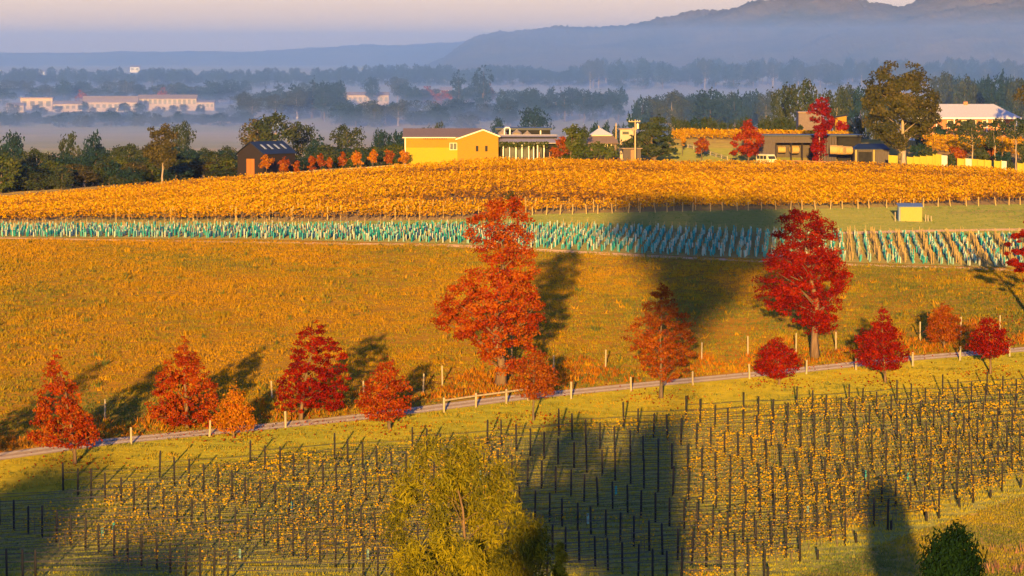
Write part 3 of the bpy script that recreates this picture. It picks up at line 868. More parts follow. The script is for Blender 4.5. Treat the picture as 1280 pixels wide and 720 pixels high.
tag(o, 'back rows of teal vine guards in the young vine block', 'vine guards', 'teal vine guards below the golden vineyard', 'stuff')
o = stk.build('stake_rows', M['stake']); tag(o, 'pale stakes and dry stalks standing among the teal guards', 'stakes', None, 'stuff')


# ------------------------------------------------------------------ golden vineyard
def gold_vine(seed, nl=34):
    r = np.random.RandomState(seed)
    C = np.stack([r.uniform(-.85, .85, nl), r.randn(nl) * .26, .5 + r.beta(1.4, 1.7, nl) * 1.0], 1)
    Nn = r.randn(nl, 3) * .8 + np.array([0, -.6, .25])
    V, Q = quads(C, .21 * (.6 + .8 * r.rand(nl)), Nn, r, 1.15)
    T = np.clip(.18 + .82 * r.rand(nl), 0, 1)
    return V, Q, T


gp_ = []
for s in range(6):
    V, Q, T = gold_vine(700 + s, [62, 54, 70, 40, 58, 22][s])
    st = MB(); st.tube([(0, 0, -.1), (.05, 0, .5), (0, 0, .95)], [.06, .05, .04], 5)
    st.tube([(0, 0, .92), (.8, 0, .98)], [.03, .02], 3, False); st.tube([(0, 0, .92), (-.8, 0, .98)], [.03, .02], 3, False)
    gp_.append((st.mesh('trunk', M['bark']), np_mesh('canopy', V, Q, M['gold'], T), V, Q, T))
gpost_me = MB().tube([(0, 0, -.2), (0, 0, 1.75)], [.06, .055], 5).mesh('trellis_post', M['stake'])
VG = []
row = 0; yy = 520.0
while yy < 790:
    for xx in np.arange(-140, 142, 1.55):
        yr = yy + .045 * xx
        VG.append((xx + rng.gauss(0, .12), yr + rng.gauss(0, .1), row))
    yy += 2.7; row += 1
VG = np.array(VG); Zv = gz(VG[:, 0], VG[:, 1]); vpx, vpy = proj(VG[:, 0], VG[:, 1], Zv)
keep = (vpx > PXL) & (vpx < PXR) & (vpy < GL(vpx) - .5) & ((vpy > GU(vpx) + 1) | (VG[:, 1] > 760)) & (VG[:, 1] < 782 - .0022 * np.abs(VG[:, 0]) ** 2 * (VG[:, 0] < 0))
keep &= ~((vpx > 1000) & (vpy < GU(vpx)))
VG = VG[keep]; Zv = Zv[keep]; vpx = vpx[keep]; vpy = vpy[keep]
# depth behind the lower outline decides which vines show largest
od = np.argsort(VG[:, 1] + 1000 * ((vpx < -8) | (vpx > 1288))); VG = VG[od]; Zv = Zv[od]; vpx = vpx[od]; vpy = vpy[od]
thin = noise2(VG[:, 0] * .5, VG[:, 1], .10, 41) + .6 * noise2(VG[:, 0], VG[:, 1], .3, 43)
hue = .12 * noise2(VG[:, 0], VG[:, 1], .06, 45)
SV = []; SQ = []; ST = []; nv = 0; gst = MB(); npost = 0
for n in range(len(VG)):
    xg, yg, rw = VG[n]; zg = Zv[n]
    k = rng.choice([0, 1, 2, 4]) if thin[n] < .3 else rng.choice([3, 5, 5])
    if not -20 < vpx[n] < 1300: k = rng.choice([3, 5])
    if thin[n] > 1.2 and rng.random() < .5: continue
    sc_ = rng.uniform(.82, 1.15); rz = .045 + (math.pi if rng.random() < .5 else 0) + rng.gauss(0, .12)
    if n < 300:
        root = empty('golden_vine', (xg, yg, zg), rz, 'full golden-leaved vine in the front rows of the big vineyard', 'vine', 'vines of the golden vineyard')
        root.scale = (sc_, sc_, sc_)
        link('trunk', gp_[k][0], root); link('canopy', gp_[k][1], root)
        if n % 4 == 0:
            o = link('trellis_post', gpost_me); o.location = (xg + .7, yg - .1, zg); tag(o, 'pale timber trellis post among the front golden vines', 'post', 'posts of the golden vineyard')
    else:
        V, Q, T = gp_[k][2:]
        co, si = math.cos(rz) * sc_, math.sin(rz) * sc_
        SV.append(np.stack([V[:, 0] * co - V[:, 1] * si + xg, V[:, 0] * si + V[:, 1] * co + yg, V[:, 2] * sc_ + zg], 1))
        SQ.append(Q + nv); ST.append(np.clip(T + hue[n] - .3 * (thin[n] > .5) + rng.gauss(0, .13), 0, 1)); nv += len(V)
        if n % 2 == 0: gst.tube([(xg, yg, zg), (xg, yg, zg + .95)], [.06, .04], 3, False)
o = link('golden_vine_rows', np_mesh('golden_vine_rows', np.concatenate(SV), np.concatenate(SQ), M['gold'], np.concatenate(ST)))
tag(o, 'rows of golden-leaved vines covering the rise behind the front rows', 'vines', 'vines of the golden vineyard', 'stuff')
o = gst.build('golden_vine_stems', M['bark']); tag(o, 'brown stems under the golden vine rows', 'vine stems', None, 'stuff')

# ------------------------------------------------------------------ posts and rails along the track
def px_post(px, yb, yt, wd=.13, group=None, label=None, m='paleposts'):
    b = at(px, yb); h = P(px, yt, b.y).z - b.z
    mb = MB(); mb.tube([(0, 0, -.3), (0, 0, h - .03), (0, 0, h)], [wd / 2, wd / 2 * .95, wd / 2 * .7], 7)
    o = mb.build('fence_post', M[m]); o.location = b; o.rotation_euler = (R(rng.gauss(0, 1.2)), R(rng.gauss(0, 1.2)), rng.random() * 6)
    return tag(o, label or 'weathered timber post at the near edge of the farm track', 'post', group or 'posts at the near edge of the farm track')


for a, c, t in [(164, 556, 534), (262, 546, 525), (357, 535, 514), (714, 499, 477), (789, 490, 471), (866, 483, 464), (937, 474, 455), (1008, 468, 450), (1070, 463, 446), (1141, 458, 440), (1200, 451, 433), (1262, 446, 429)]:
    px_post(a, c, t, .17)
for a, c, t in [(131, 526, 499), (340, 498, 476), (529, 491, 467), (553, 482, 457), (692, 467, 444), (757, 460, 437), (877, 452, 428), (935, 445, 420), (995, 442, 416), (1045, 438, 413), (1150, 427, 402), (1201, 422, 396), (1250, 418, 394), (455, 498, 476)]:
    px_post(a, c, t, .14, 'meadow fence posts uphill of the track', 'slim taller timber post on the meadow uphill of the track')
# short rail fence
root = empty('rail_fence', at(600, 505), 0, 'short post-and-rail timber fence by the track beside the tallest red tree', 'fence')
fp = [at(a, c) for a, c in [(555, 516), (595, 510), (633, 505), (660, 501)]]
L0 = root.location
for p in fp:
    MB().tube([p - L0 + Vector((0, 0, -.2)), p - L0 + Vector((0, 0, 1.15)), p - L0 + Vector((0, 0, 1.2))], [.1, .095, .06], 7).build('post', M['paleposts'], root, True)
for a, b in zip(fp, fp[1:]):
    MB().bar(a - L0 + Vector((0, -.1, .98)), b - L0 + Vector((0, -.1, .98)), .09, .13).build('rail', M['paleposts'], root)

# ------------------------------------------------------------------ buildings near the crest
def frame(px, Y, rz=0, **kw):
    b = gp(px, Y); return b


def lx(px, Y, b):   # picture column -> metres right of the base point
    return P(px, 200, Y).x - b.x


def lz(py, Y, b):
    return P(640, py, Y).z - b.z


# A  dark barn
Y = 800; b = gp(313, Y)
barn = empty('barn', b, -R(34), 'dark timber barn with navy roof, four skylights and an orange door', 'barn')
W2, LN = 2.95, 9.6; ze = lz(192, Y, b); zr = lz(178.5, Y, b)
MB().prism([(-W2, -.5), (W2, -.5), (W2, ze), (0, zr), (-W2, ze)], 0, LN).build('wall', M['darkboard'], barn)
sl = (zr - ze) / W2
for s in (-1, 1):
    q = [(0, -.25, zr + .22), (0, LN + .25, zr + .22), (s * (W2 + .35), LN + .25, ze + .2 - .35 * sl), (s * (W2 + .35), -.25, ze + .2 - .35 * sl)]
    if s > 0: q = q[::-1]
    MB().slab(q, .1 * (1)).build('roof', M['navy'], barn)
for k in range(4):
    y0 = 1.6 + k * 2.0; xa, xb = 1.0, 2.2
    z = lambda x_: zr + .22 - sl * x_ + .12
    MB().slab([(xa, y0, z(xa)), (xb, y0, z(xb)), (xb, y0 + .55, z(xb)), (xa, y0 + .55, z(xa))], .05).build('skylight', M['skylight'], barn)
for s in (0, 1):
    MB().box(-.85 + s * .92, -.85 + s * .92 + .86, -.06, .02, -.4, ze * .80).build('door', M['barndoor'], barn)
MB().box(-1.25, -.9, -.05, .02, -.4, ze * .84).build('door_frame', M['dark'], barn)

# B  yellow building
Y = 795; b = gp(545, Y)
yb = empty('yellow_building', b, 0, 'long yellow weatherboard building with brown roof and gabled right wing', 'building')
x0, x1, x2, xp = lx(506, Y, b), lx(588, Y, b), lx(623, Y, b), lx(604, Y, b)
ze, zr = lz(171, Y, b), lz(161, Y, b); D = 11
MB().box(x0, x1, 0, D, -1, ze).build('wall', M['yellow'], yb)
MB().slab([(x0 - .4, -.45, ze - .05), (x1 + 2, -.45, ze - .05), (x1 + 2, D / 2, zr), (x0 - .4, D / 2, zr)][::1], .12).build('roof', M['tinbrown'], yb)
MB().slab([(x0 - .4, D / 2, zr), (x1 + 2, D / 2, zr), (x1 + 2, D + .45, ze - .05), (x0 - .4, D + .45, ze - .05)], .12).build('roof', M['tinbrown'], yb)
MB().prismx([(0.05, ze), (D - .05, ze), (D / 2, zr - .2)], x0 + .02, x0 + .2).build('gable', M['yellow'], yb)
xw0 = lx(572, Y, b); zwr = lz(161.5, Y, b); zwe = lz(170, Y, b)
MB().prism([(xw0, -1), (x2, -1), (x2, zwe + .1), (xp, zwr - .1), (xw0, zwe - .35)], -1.4, 6).build('wing_wall', M['yellow'], yb)
MB().slab([(xw0 - .35, -1.75, zwe - .5), (xp, -1.75, zwr), (xp, 6, zwr), (xw0 - .35, 6, zwe - .5)], .13).build('wing_roof', M['tinbrown'], yb)
MB().slab([(xp, -1.75, zwr), (x2 + .35, -1.75, zwe), (x2 + .35, 6, zwe), (xp, 6, zwr)], .13).build('wing_roof', M['tinbrown'], yb)
MB().bar((xw0 - .35, -1.78, zwe - .58), (xp, -1.78, zwr - .08), .06, .22).build('bargeboard', M['creamtrim'], yb)
MB().bar((xp, -1.78, zwr - .08), (x2 + .35, -1.78, zwe - .08), .06, .22).build('bargeboard', M['creamtrim'], yb)
MB().box(x0 - .4, xw0 - .36, -.53, -.42, ze - .22, ze - .06).build('gutter', M['creamtrim'], yb)
MB().box(x0 - .02, x0 + .18, -.07, .02, -1, ze - .2).build('corner_board', M['creamtrim'], yb)
MB().box(x0 + .2, xw0 - .02, -.035, .0, -1, lz(184.5, Y, b)).build('lower_cladding', M['yellowlow'], yb)
wx0, wx1, wz0, wz1 = lx(562, Y, b), lx(571.4, Y, b), lz(187.5, Y, b), lz(178.5, Y, b)
fr = MB().box(wx0, wx1, -.08, .02, wz0, wz1).build('window', M['creamtrim'], yb)
mid = (wx0 + wx1) / 2
for a, c in ((wx0 + .09, mid - .04), (mid + .04, wx1 - .09)):
    MB().box(a, c, -.10, -.082, wz0 + .09, wz1 - .09).build('pane', M['glass'], fr)
for pxx in (596.5, 608):
    a = lx(pxx, Y, b); MB().box(a - .22, a + .22, -1.46, -1.38, lz(189, Y, b), lz(182, Y, b)).build('narrow_window', M['dark'], yb)
for k in range(14):
    a = x0 + 3.4 + k * .31; MB().box(a, a + .14, -.5, -.3, ze - .45, ze - .25).build('bracket', M['dark'], yb)

# C  cellar door verandah with creeper
Y = 796; b = gp(655, Y)
cd = empty('cellar_door', b, 0, 'low grey-roofed verandah building with dark glazing, pale columns and creeper along its eave', 'building')
x0, x1 = lx(618, Y, b), lx(697, Y, b); zt, zev = lz(169.5, Y, b), lz(178.5, Y, b)
MB().box(x0, x1, 3.2, 8, -1, zt - .3).build('wall', M['dark'], cd)
MB().slab([(x0, -.2, zev), (x1, -.2, zev), (x1, 6, zt), (x0, 6, zt)], .14).build('roof', M['tingrey'], cd)
MB().box(x0, x1, 5.8, 8.3, zt - .5, zt + .05).build('back_roof', M['tingrey'], cd)
for pxx in (629, 637, 645, 652.5, 661, 667, 672, 680):
    a = lx(pxx, Y, b); MB().box(a - .09, a + .09, 0, .18, -1, zev - .1).build('column', M['white'], cd)
for pxx in (632, 641, 649, 657, 665, 674):
    a = lx(pxx, Y, b); MB().box(a - .5, a + .5, 3.1, 3.19, .3, zev - .5).build('window', M['glass'], cd)
for pxx in (674, 680.5, 687):
    a = lx(pxx, Y, b); MB().box(a - .06, a + .06, -1.5, -1.38, -.5, lz(190, Y, b)).build('gate_post', M['brick'], cd)
r_ = np.random.RandomState(3); n = 900
C = np.stack([r_.uniform(lx(611, Y, b), lx(686, Y, b), n), r_.randn(n) * .35 - .2, zev - .15 - np.abs(r_.randn(n)) * .45 + .3], 1)
V, Q = quads(C, .3 * (.6 + .8 * r_.rand(n)), r_.randn(n, 3) + np.array([0, -.6, .3]), r_)
cr_ = link('creeper', np_mesh('creeper', V + np.array(b), Q, M['green'], r_.rand(n)))
tag(cr_, 'green creeper hanging along the eave of the verandah building', 'creeper')
for pxx in (616, 624, 632, 640, 648, 656, 664):
    p = gp(pxx, 790); tb = empty('outdoor_table', p, rng.random(), 'dark outdoor table in front of the verandah building', 'table', 'tables outside the verandah building')
    MB().box(-.7, .7, -.4, .4, .7, .77).build('table_top', M['dark'], tb)
    for sx in (-.5, .5): MB().box(sx - .06, sx + .06, -.3, .3, -.1, .7).build('leg', M['dark'], tb)

# wine tanks, winery shed behind
Y = 812; b = gp(650, Y)
ws = empty('winery_shed', b, 0, 'black flat-roofed winery shed behind the round steel tanks', 'shed')
MB().box(lx(622, Y, b), lx(688, Y, b), 2, 10, -1, lz(163, Y, b)).build('wall', M['dark'], ws)
MB().box(lx(619, Y, b), lx(690, Y, b), 1, 10.5, lz(163, Y, b) + .01, lz(160, Y, b)).build('roof', M['navy'], ws)
MB().box(lx(675, Y, b), lx(676.5, Y, b), 1.9, 1.99, lz(168, Y, b), lz(163, Y, b)).build('door', M['white'], ws)
for k, (pxx, top, wd) in enumerate(((628, 162.5, 11), (646, 162.5, 12), (659, 164, 10))):
    p = gp(pxx, 806); r = wd / 2 / F * 806; zt = P(pxx, top, 806).z - p.z
    t_ = empty('wine_tank', p, 0, ['round steel tank beside the white bent pipe', 'middle round steel tank with conical lid behind the verandah roof', 'lowest round steel tank at the right of its row'][k], 'tank', 'steel wine tanks')
    MB().tube([(0, 0, -1), (0, 0, zt - .5)], [r, r], 16).build('tank_body', M['steel'], t_, True)
    MB().tube([(0, 0, zt - .5), (0, 0, zt), (0, 0, zt + .1)], [r * 1.03, r * .15, r * .1], 16).build('tank_lid', M['steel'], t_)
p = gp(634, 804); z0 = P(634, 170, 804).z - p.z; z1 = P(634, 159.5, 804).z - p.z
pipe = MB(); pipe.tube([(-.5, 0, z0 - 1.5), (-.5, 0, z1 - .2), (-.3, 0, z1), (.3, 0, z1), (.5, 0, z1 - .2), (.5, 0, -1)], [.13] * 6, 8)
o = pipe.build('vent_pipe', M['white'], None, True); o.location = p; tag(o, 'white bent pipe shaped like an upside-down U between the steel tanks', 'pipe')

# D  pyramid-roofed pavilion
Y = 806; b = gp(752, Y)
pv = empty('pavilion', b, 0, 'house with pale pyramid roof light above a brownish verandah roof, half behind shrubs', 'house')
xa, xb, xm = lx(737, Y, b), lx(767, Y, b), lx(750, Y, b); ze, zr = lz(169, Y, b), lz(160, Y, b); zl = lz(178.5, Y, b)
MB().add([(xa, 1, ze), (xb, 1, ze), (xb, 7, ze), (xa, 7, ze), (xm, 4, zr)], [(0, 1, 4), (1, 2, 4), (2, 3, 4), (3, 0, 4), (3, 2, 1, 0)]).build('roof_light', M['tinwhite'], pv)
MB().box(xa + .4, xb - .3, 1.3, 6.8, zl - 1, ze).build('wall', M['cream'], pv)
MB().slab([(lx(733, Y, b), -1.5, zl), (lx(774, Y, b), -1.5, zl), (xb, 1.2, ze - .15), (xa, 1.2, ze - .15)], .12).build('verandah_roof', M['tinbrown'], pv)
MB().box(lx(735, Y, b), lx(772, Y, b), 1.4, 6.5, -1, zl - .2).build('lower_wall', M['taupe'], pv)
for pxx in (737, 748, 760, 771):
    a = lx(pxx, Y, b); MB().box(a - .08, a + .08, -1.3, -1.15, -1, zl).build('column', M['dark'], pv)
Y = 815; b = gp(786, Y)
yh = empty('annexe', b, 0, 'small yellow-cream upper storey with brown roof left of the spreading conifer', 'house')
MB().box(lx(775, Y, b), lx(792, Y, b), 0, 6, -1, lz(162, Y, b)).build('wall', M['stone'], yh)
MB().box(lx(773, Y, b), lx(794, Y, b), -.4, 6.4, lz(162, Y, b) + .005, lz(160.5, Y, b)).build('roof', M['tinbrown'], yh)
MB().box(lx(778, Y, b), lx(786, Y, b), -.06, .02, lz(168, Y, b), lz(164.5, Y, b)).build('window', M['glass'], yh)
p = gp(790, 795); kb = empty('shed', p, 0, 'little dark shed with red door under the spreading conifer', 'shed')
MB().box(-1.6, 1.6, 0, 3, -.5, P(790, 186, 795).z - p.z).build('wall', M['shedgrey'], kb)
MB().box(-1.9, 1.9, -.3, 3.2, P(790, 186, 795).z - p.z + .005, P(790, 185, 795).z - p.z).build('roof', M['tinbrown'], kb)
MB().box(-.2, .5, -.06, .02, -.5, P(790, 187.5, 795).z - p.z).build('door', M['brick'], kb)

# E  open farm shed
Y = 822; b = gp(1005, Y)
fs = empty('farm_shed', b, 0, 'long low open-fronted grey farm shed with flat roof and hay inside', 'shed')
x0, x1 = lx(948, Y, b), lx(1078, Y, b); zt = lz(170.5, Y, b); zb = lz(178.5, Y, b)
MB().box(x0, x1, 0, 8, -1.2, -.05).build('floor_slab', M['taupe'], fs)
MB().box(x0 - .3, x1, -.7, 8.3, zt, zt + .3).build('roof', M['navy'], fs)
MB().box(x0, lx(1016, Y, b), -.05, .07, zb, zt - .01).build('fascia', M['shedgrey'], fs)
MB().box(x0, x1, 7.7, 7.9, -.04, zt - .01).build('back_wall', M['shedgrey'], fs)
MB().box(x0, lx(969, Y, b), .08, .2, -.04, zb).build('wall_panel', M['shedgrey'], fs)
for k in range(5):
    a0 = lx(1030 + k * 3.2, Y, b); MB().box(a0, a0 + .40, .0, .1 + .02 * (k % 2), -.04, zt - .01).build('wall_board', M['shedgrey'], fs)
for pxx in (970, 989, 1003, 1014):
    a = lx(pxx, Y, b); MB().box(a - .12, a + .12, .08, .3, -.04, zb - .005).build('post', M['darkboard'], fs)
MB().box(lx(1048, Y, b), x1 - .1, 2.2, 2.35, -.04, zt - .01).build('inner_wall', M['dark'], fs)
for k, (pxx, pyy, rr, yy) in enumerate([(993, 187, .75, 825), (977, 187, .6, 826), (1042, 187, .85, 812), (1049, 187.5, .85, 813), (1056, 188, .8, 812), (1060, 188, .75, 811)]):
    p = gp(pxx, yy); zc = max(P(pxx, pyy, yy).z, p.z + rr * .8)
    mb = MB(); mb.tube([(-.7, 0, 0), (-.66, 0, 0), (.66, 0, 0), (.7, 0, 0)], [rr * .94, rr, rr, rr * .94], 14)
    o = mb.build('hay_bale', M['hay'], None, False); o.location = (p.x, p.y, zc); o.rotation_euler = (rng.random(), 0, rng.uniform(-.5, .5))
    tag(o, 'round golden hay bale lying at the open farm shed', 'hay bale', 'hay bales at the farm shed')
# F navy machinery shed
Y = 808; b = gp(1090, Y)
ns = empty('machinery_shed', b, 0, 'small dark shed with navy hipped roof beside the big gum tree', 'shed')
xa, xb = lx(1067, Y, b), lx(1113, Y, b); ze, zr = lz(186.5, Y, b), lz(180, Y, b)
MB().box(xa + .2, xb - .2, .4, 5.4, -1, ze).build('wall', M['shedgrey'], ns)
MB().add([(xa, -.2, ze), (xb, -.2, ze), (xb, 6, ze), (xa, 6, ze), (xa + 1.0, 2.8, zr), (xb - 1.0, 2.8, zr), (xa, -.2, ze - .1), (xb, -.2, ze - .1), (xb, 6, ze - .1), (xa, 6, ze - .1)],
         [(0, 1, 5, 4), (1, 2, 5), (2, 3, 4, 5), (3, 0, 4), (6, 7, 1, 0), (7, 8, 2, 1), (8, 9, 3, 2), (9, 6, 0, 3), (9, 8, 7, 6)]).build('roof', M['navy'], ns)
for pxx in (1070, 1092.5):
    a = lx(pxx, Y, b); MB().box(a - .13, a + .13, .05, .3, -1, ze - .11).build('post', M['stake'], ns)
MB().box(lx(1073, Y, b), lx(1090, Y, b), .3, .39, -.9, ze - .5).build('door', M['dark'], ns)

# J van
p = gp(958, 806)
vn = empty('van', p, R(32), 'cream boxy van parked between the red bushy tree and the farm shed', 'van')
MB().prismx([(-1.9, .35), (-1.9, 1.1), (-1.45, 1.75), (-1.2, 2.0), (1.9, 2.0), (2.0, 1.8), (2.0, .35)], -.9, .9).build('body', M['vanpaint'], vn)
MB().slab([(-.75, -1.87, 1.17), (.75, -1.87, 1.17), (.75, -1.51, 1.7), (-.75, -1.51, 1.7)], .03).build('windscreen', M['glass'], vn)
for s in (-1, 1):
    for y0, y1 in ((-1.2, -.4), (-.2, .7), (.9, 1.7)):
        MB().box(min(s * .89, s * .93), max(s * .89, s * .93), y0, y1, 1.15, 1.75).build('side_window', M['glass'], vn)
    for yw in (-1.2, 1.25):
        wl = MB().tube([(s * .72, yw, .34), (s * .93, yw, .34)], [.34, .34], 14).build('wheel', M['rubber'], vn)
        MB().tube([(s * .93, yw, .34), (s * .96, yw, .34)], [.18, .17], 10).build('rim', M['white'], wl)
    MB().box(s * .6 - .14, s * .6 + .14, -1.95, -1.9, .7, .92).build('headlight', M['white'], vn)
MB().box(-.9, .9, -2.02, -1.91, .36, .55).build('bumper', M['shedgrey'], vn)

# K utility pole
p = gp(794, 788); zt = P(794, 149.5, 788).z - p.z; q = F / 788
up_ = empty('utility_pole', p, 0, 'tall sunlit timber utility pole in front of the spreading conifer', 'utility pole')
MB().tube([(0, 0, -.5), (0, 0, zt)], [.17, .13], 8).build('pole', M['polewood'], up_, True)
MB().bar((-1.2, -.12, zt - .35), (.9, -.12, zt - .35), .12, .14).build('crossarm', M['polewood'], up_)
MB().bar((-1.0, -.12, zt - 1.7), (.3, -.12, zt - 1.7), .1, .12).build('crossarm', M['polewood'], up_)
for a in (-1.1, -.6, .4, .8): MB().tube([(a, -.12, zt - .28), (a, -.12, zt - .06)], [.05, .04], 6).build('insulator', M['white'], up_)
MB().tube([(.42, -.1, zt - 1.6), (.42, -.1, zt - .75)], [.28, .28], 10).build('transformer', M['steel'], up_)
MB().tube([(-.36, -.1, zt - 2.0), (-.36, -.1, zt - 1.4)], [.16, .16], 8).build('switch_box', M['steel'], up_)
for pxx, yt in ((770, 154), (748.5, 157)):
    p = gp(pxx, 820); o = MB().tube([(0, 0, -.5), (0, 0, P(pxx, yt, 820).z - p.z)], [.12, .1], 7).build('chimney_flue' if pxx < 760 else 'short_pole', M['polewood'] if pxx > 760 else M['steel'])
    o.location = p; tag(o, 'short bare pole rising behind the brownish verandah roof' if pxx > 760 else 'thin steel flue standing up beside the pyramid roof light', 'pole')

# L  pump shed in the grass strip
b = at(1136, 277); Y = b.y
ps = empty('pump_shed', b, 0, 'small pale-yellow tin shed with blue-grey roof on the grass strip', 'shed')
xa, xb, xc = lx(1121, Y, b), lx(1126, Y, b), lx(1153, Y, b); zt = lz(258.5, Y, b); zt2 = lz(257, Y, b)
MB().box(xb, xc, 0, 2.2, -.2, zt).build('wall', M['shedyellow'], ps)
MB().slab([(xa + .2, -.25, zt + .02), (xc + .15, -.25, zt + .02), (xc + .1, 2.5, zt2 + .25), (xa + .2, 2.5, zt2 + .25)], .07).build('roof', M['bluetin'], ps)
MB().box(xa + .3, xb - .003, .15, 2.1, -.2, zt - .05).build('side_annexe', M['bluetin'], ps)
for a in (xb + .03, (xb + xc) / 2, xc - .06): MB().box(a, a + .05, -.03, 0.01, -.2, zt - .02).build('corner_trim', M['shedyellow'], ps)
for pxx, t in ((1119, 265), (1157, 268), (1160, 269), (1164, 270)):
    q_ = at(pxx, 277); o = MB().tube([(0, 0, -.2), (0, 0, P(pxx, t, q_.y).z - q_.z)], [.08, .07], 6).build('fence_post', M['paleposts']); o.location = q_
    tag(o, 'stubby timber post standing beside the small pale-yellow shed', 'post', 'posts beside the pump shed')

# G  painted boundary fence in panels
yf = empty('painted_fence', gp(1190, 790), 0, 'bright yellow painted panel fence running right from the big gum trunk', 'fence')
L0 = yf.location
segs = [(1111, 1122, 194, 212), (1134, 1142, 196, 208), (1142.4, 1150, 195.6, 208), (1150.4, 1158, 195, 208), (1158.4, 1166, 194.5, 208.5), (1166.4, 1170, 193, 208.5), (1170.4, 1176, 192.6, 209), (1176.4, 1184, 194, 209),
        (1197, 1206, 198, 211), (1206.4, 1215, 198, 211), (1215.4, 1222, 198.6, 211), (1222.4, 1231, 199.4, 212), (1231.4, 1239, 200, 212), (1243, 1251, 201, 213), (1251.4, 1258, 201, 213), (1272, 1279, 204, 214), (1279.4, 1288, 204, 214)]
for k, (a, c, t, bt) in enumerate(segs):
    yy = 792 - (a - 1110) * .12
    pa, pc = P(a, t, yy), P(c, t + .5, yy); g0 = float(gz(pa.x, yy)) - .3
    zb = min(g0, P(a, bt, yy).z)
    MB().add([(pa.x, yy, zb), (pc.x, yy - .3, zb), (pc.x, yy - .3, pc.z), (pa.x, yy, pa.z), (pa.x, yy + .08, zb), (pc.x, yy - .22, zb), (pc.x, yy - .22, pc.z), (pa.x, yy + .08, pa.z)],
             [(0, 1, 2, 3), (7, 6, 5, 4), (0, 4, 5, 1), (1, 5, 6, 2), (2, 6, 7, 3), (3, 7, 4, 0)])
    mb = MB(); mb.slab([Vector((pa.x, yy, zb)) - L0, Vector((pc.x, yy - .3, zb)) - L0, Vector((pc.x, yy - .3, pc.z)) - L0, Vector((pa.x, yy, pa.z)) - L0], .08)
    mb.build('panel', M['canvasgrey'] if k in (7, 9, 14) else M['canvas'], yf)
    MB().box(pa.x - L0.x - .07, pa.x - L0.x + .07, yy - L0.y - .14, yy - L0.y - .02, zb - L0.z, pa.z - L0.z + .1).build('post', M['canvas'], yf)

# H  pale-roofed brick house
Y = 940; b = gp(1222, Y)
bh = empty('brick_house', b, 0, 'brick house with wide pale hipped roof and verandah posts at upper right', 'house')
xa, xb, ra, rb = lx(1146, Y, b), lx(1276, Y, b), lx(1166, Y, b), lx(1246, Y, b); ze, zr = lz(147, Y, b), lz(130.5, Y, b)
D = 14
MB().add([(xa, -1, ze), (xb, -1, ze), (xb, D, ze), (xa, D, ze), (ra, D / 2, zr), (rb, D / 2, zr), (xa, -1, ze - .25), (xb, -1, ze - .25), (xb, D, ze - .25), (xa, D, ze - .25)],
         [(0, 1, 5, 4), (1, 2, 5), (2, 3, 4, 5), (3, 0, 4), (6, 7, 1, 0), (7, 8, 2, 1), (8, 9, 3, 2), (9, 6, 0, 3), (9, 8, 7, 6)]).build('roof', M['tinwhite'], bh)
MB().box(xa, xb, -1.12, -1.003, ze - .3, ze - .1).build('gutter', M['white'], bh)
MB().box(xa + 1, xb - 1.2, 1.2, D - 1, -3, ze - .26).build('wall', M['brick'], bh)
for pxx in (1188, 1206, 1217, 1232, 1244, 1254):
    a = lx(pxx, Y, b); f_ = MB().box(a - .6, a + .6, 1.1, 1.22, ze - 2.2, ze - .6).build('window', M['creamtrim'], bh)
    MB().box(a - .5, a + .5, 1.06, 1.09, ze - 2.1, ze - .7).build('pane', M['glass'], f_)
for pxx in (1170, 1192, 1213, 1233, 1252, 1270):
    a = lx(pxx, Y, b); MB().box(a - .09, a + .09, -.8, -.62, -3, ze - .26).build('verandah_post', M['white'], bh)
MB().box(lx(1208, Y, b), lx(1213, Y, b), 6.4, 7.2, zr - .6, zr + .5).build('chimney', M['brick'], bh)
# I  house behind the crimson tree
Y = 950; b = gp(1015, Y)
gh = empty('hidden_house', b, 0, 'taupe house mostly hidden behind the tall crimson tree', 'house')
MB().box(lx(998, Y, b), lx(1026, Y, b), 0, 8, -3, lz(141, Y, b)).build('wall', M['taupe'], gh)
MB().box(lx(997, Y, b), lx(1027, Y, b), -.4, 8.4, lz(141, Y, b) + .005, lz(139.5, Y, b)).build('roof', M['tinbrown'], gh)
MB().box(lx(1012, Y, b), lx(1020, Y, b), -.08, .02, lz(152, Y, b), lz(146, Y, b)).build('window', M['glass'], gh)
Y = 940; b = gp(1050, Y)
ya = empty('yellow_cottage', b, 0, 'little yellow cottage end with dark eave right of the tall crimson tree', 'house')
MB().prism([(lx(1044, Y, b), -3), (lx(1058, Y, b), -3), (lx(1058, Y, b), lz(144.5, Y, b)), (lx(1044, Y, b), lz(147, Y, b))], 0, 6).build('wall', M['yellow'], ya)
MB().slab([(lx(1041, Y, b), -.4, lz(147, Y, b)), (lx(1060, Y, b), -.4, lz(143.6, Y, b)), (lx(1060, Y, b), 6, lz(143.6, Y, b)), (lx(1041, Y, b), 6, lz(147, Y, b))], .12).build('roof', M['dark'], ya)
MB().box(lx(1047, Y, b), lx(1050, Y, b), -.06, .02, lz(156, Y, b), lz(150, Y, b)).build('window', M['glass'], ya)

# rail fences near the buildings
def rails(name, label, pts, hgt, m, nrail=2, group=None):
    root = empty(name, pts[0], 0, label, 'fence', group); L0 = root.location
    for p in pts: MB().box(p.x - L0.x - .07, p.x - L0.x + .07, p.y - L0.y - .07, p.y - L0.y + .07, p.z - L0.z - .3, p.z - L0.z + hgt).build('post', m, root)
    for a, c in zip(pts, pts[1:]):
        for k in range(nrail):
            z = Vector((0, -.1, hgt - .12 - k * .42)); MB().bar(a - L0 + z, c - L0 + z, .06, .13).build('rail', m, root)


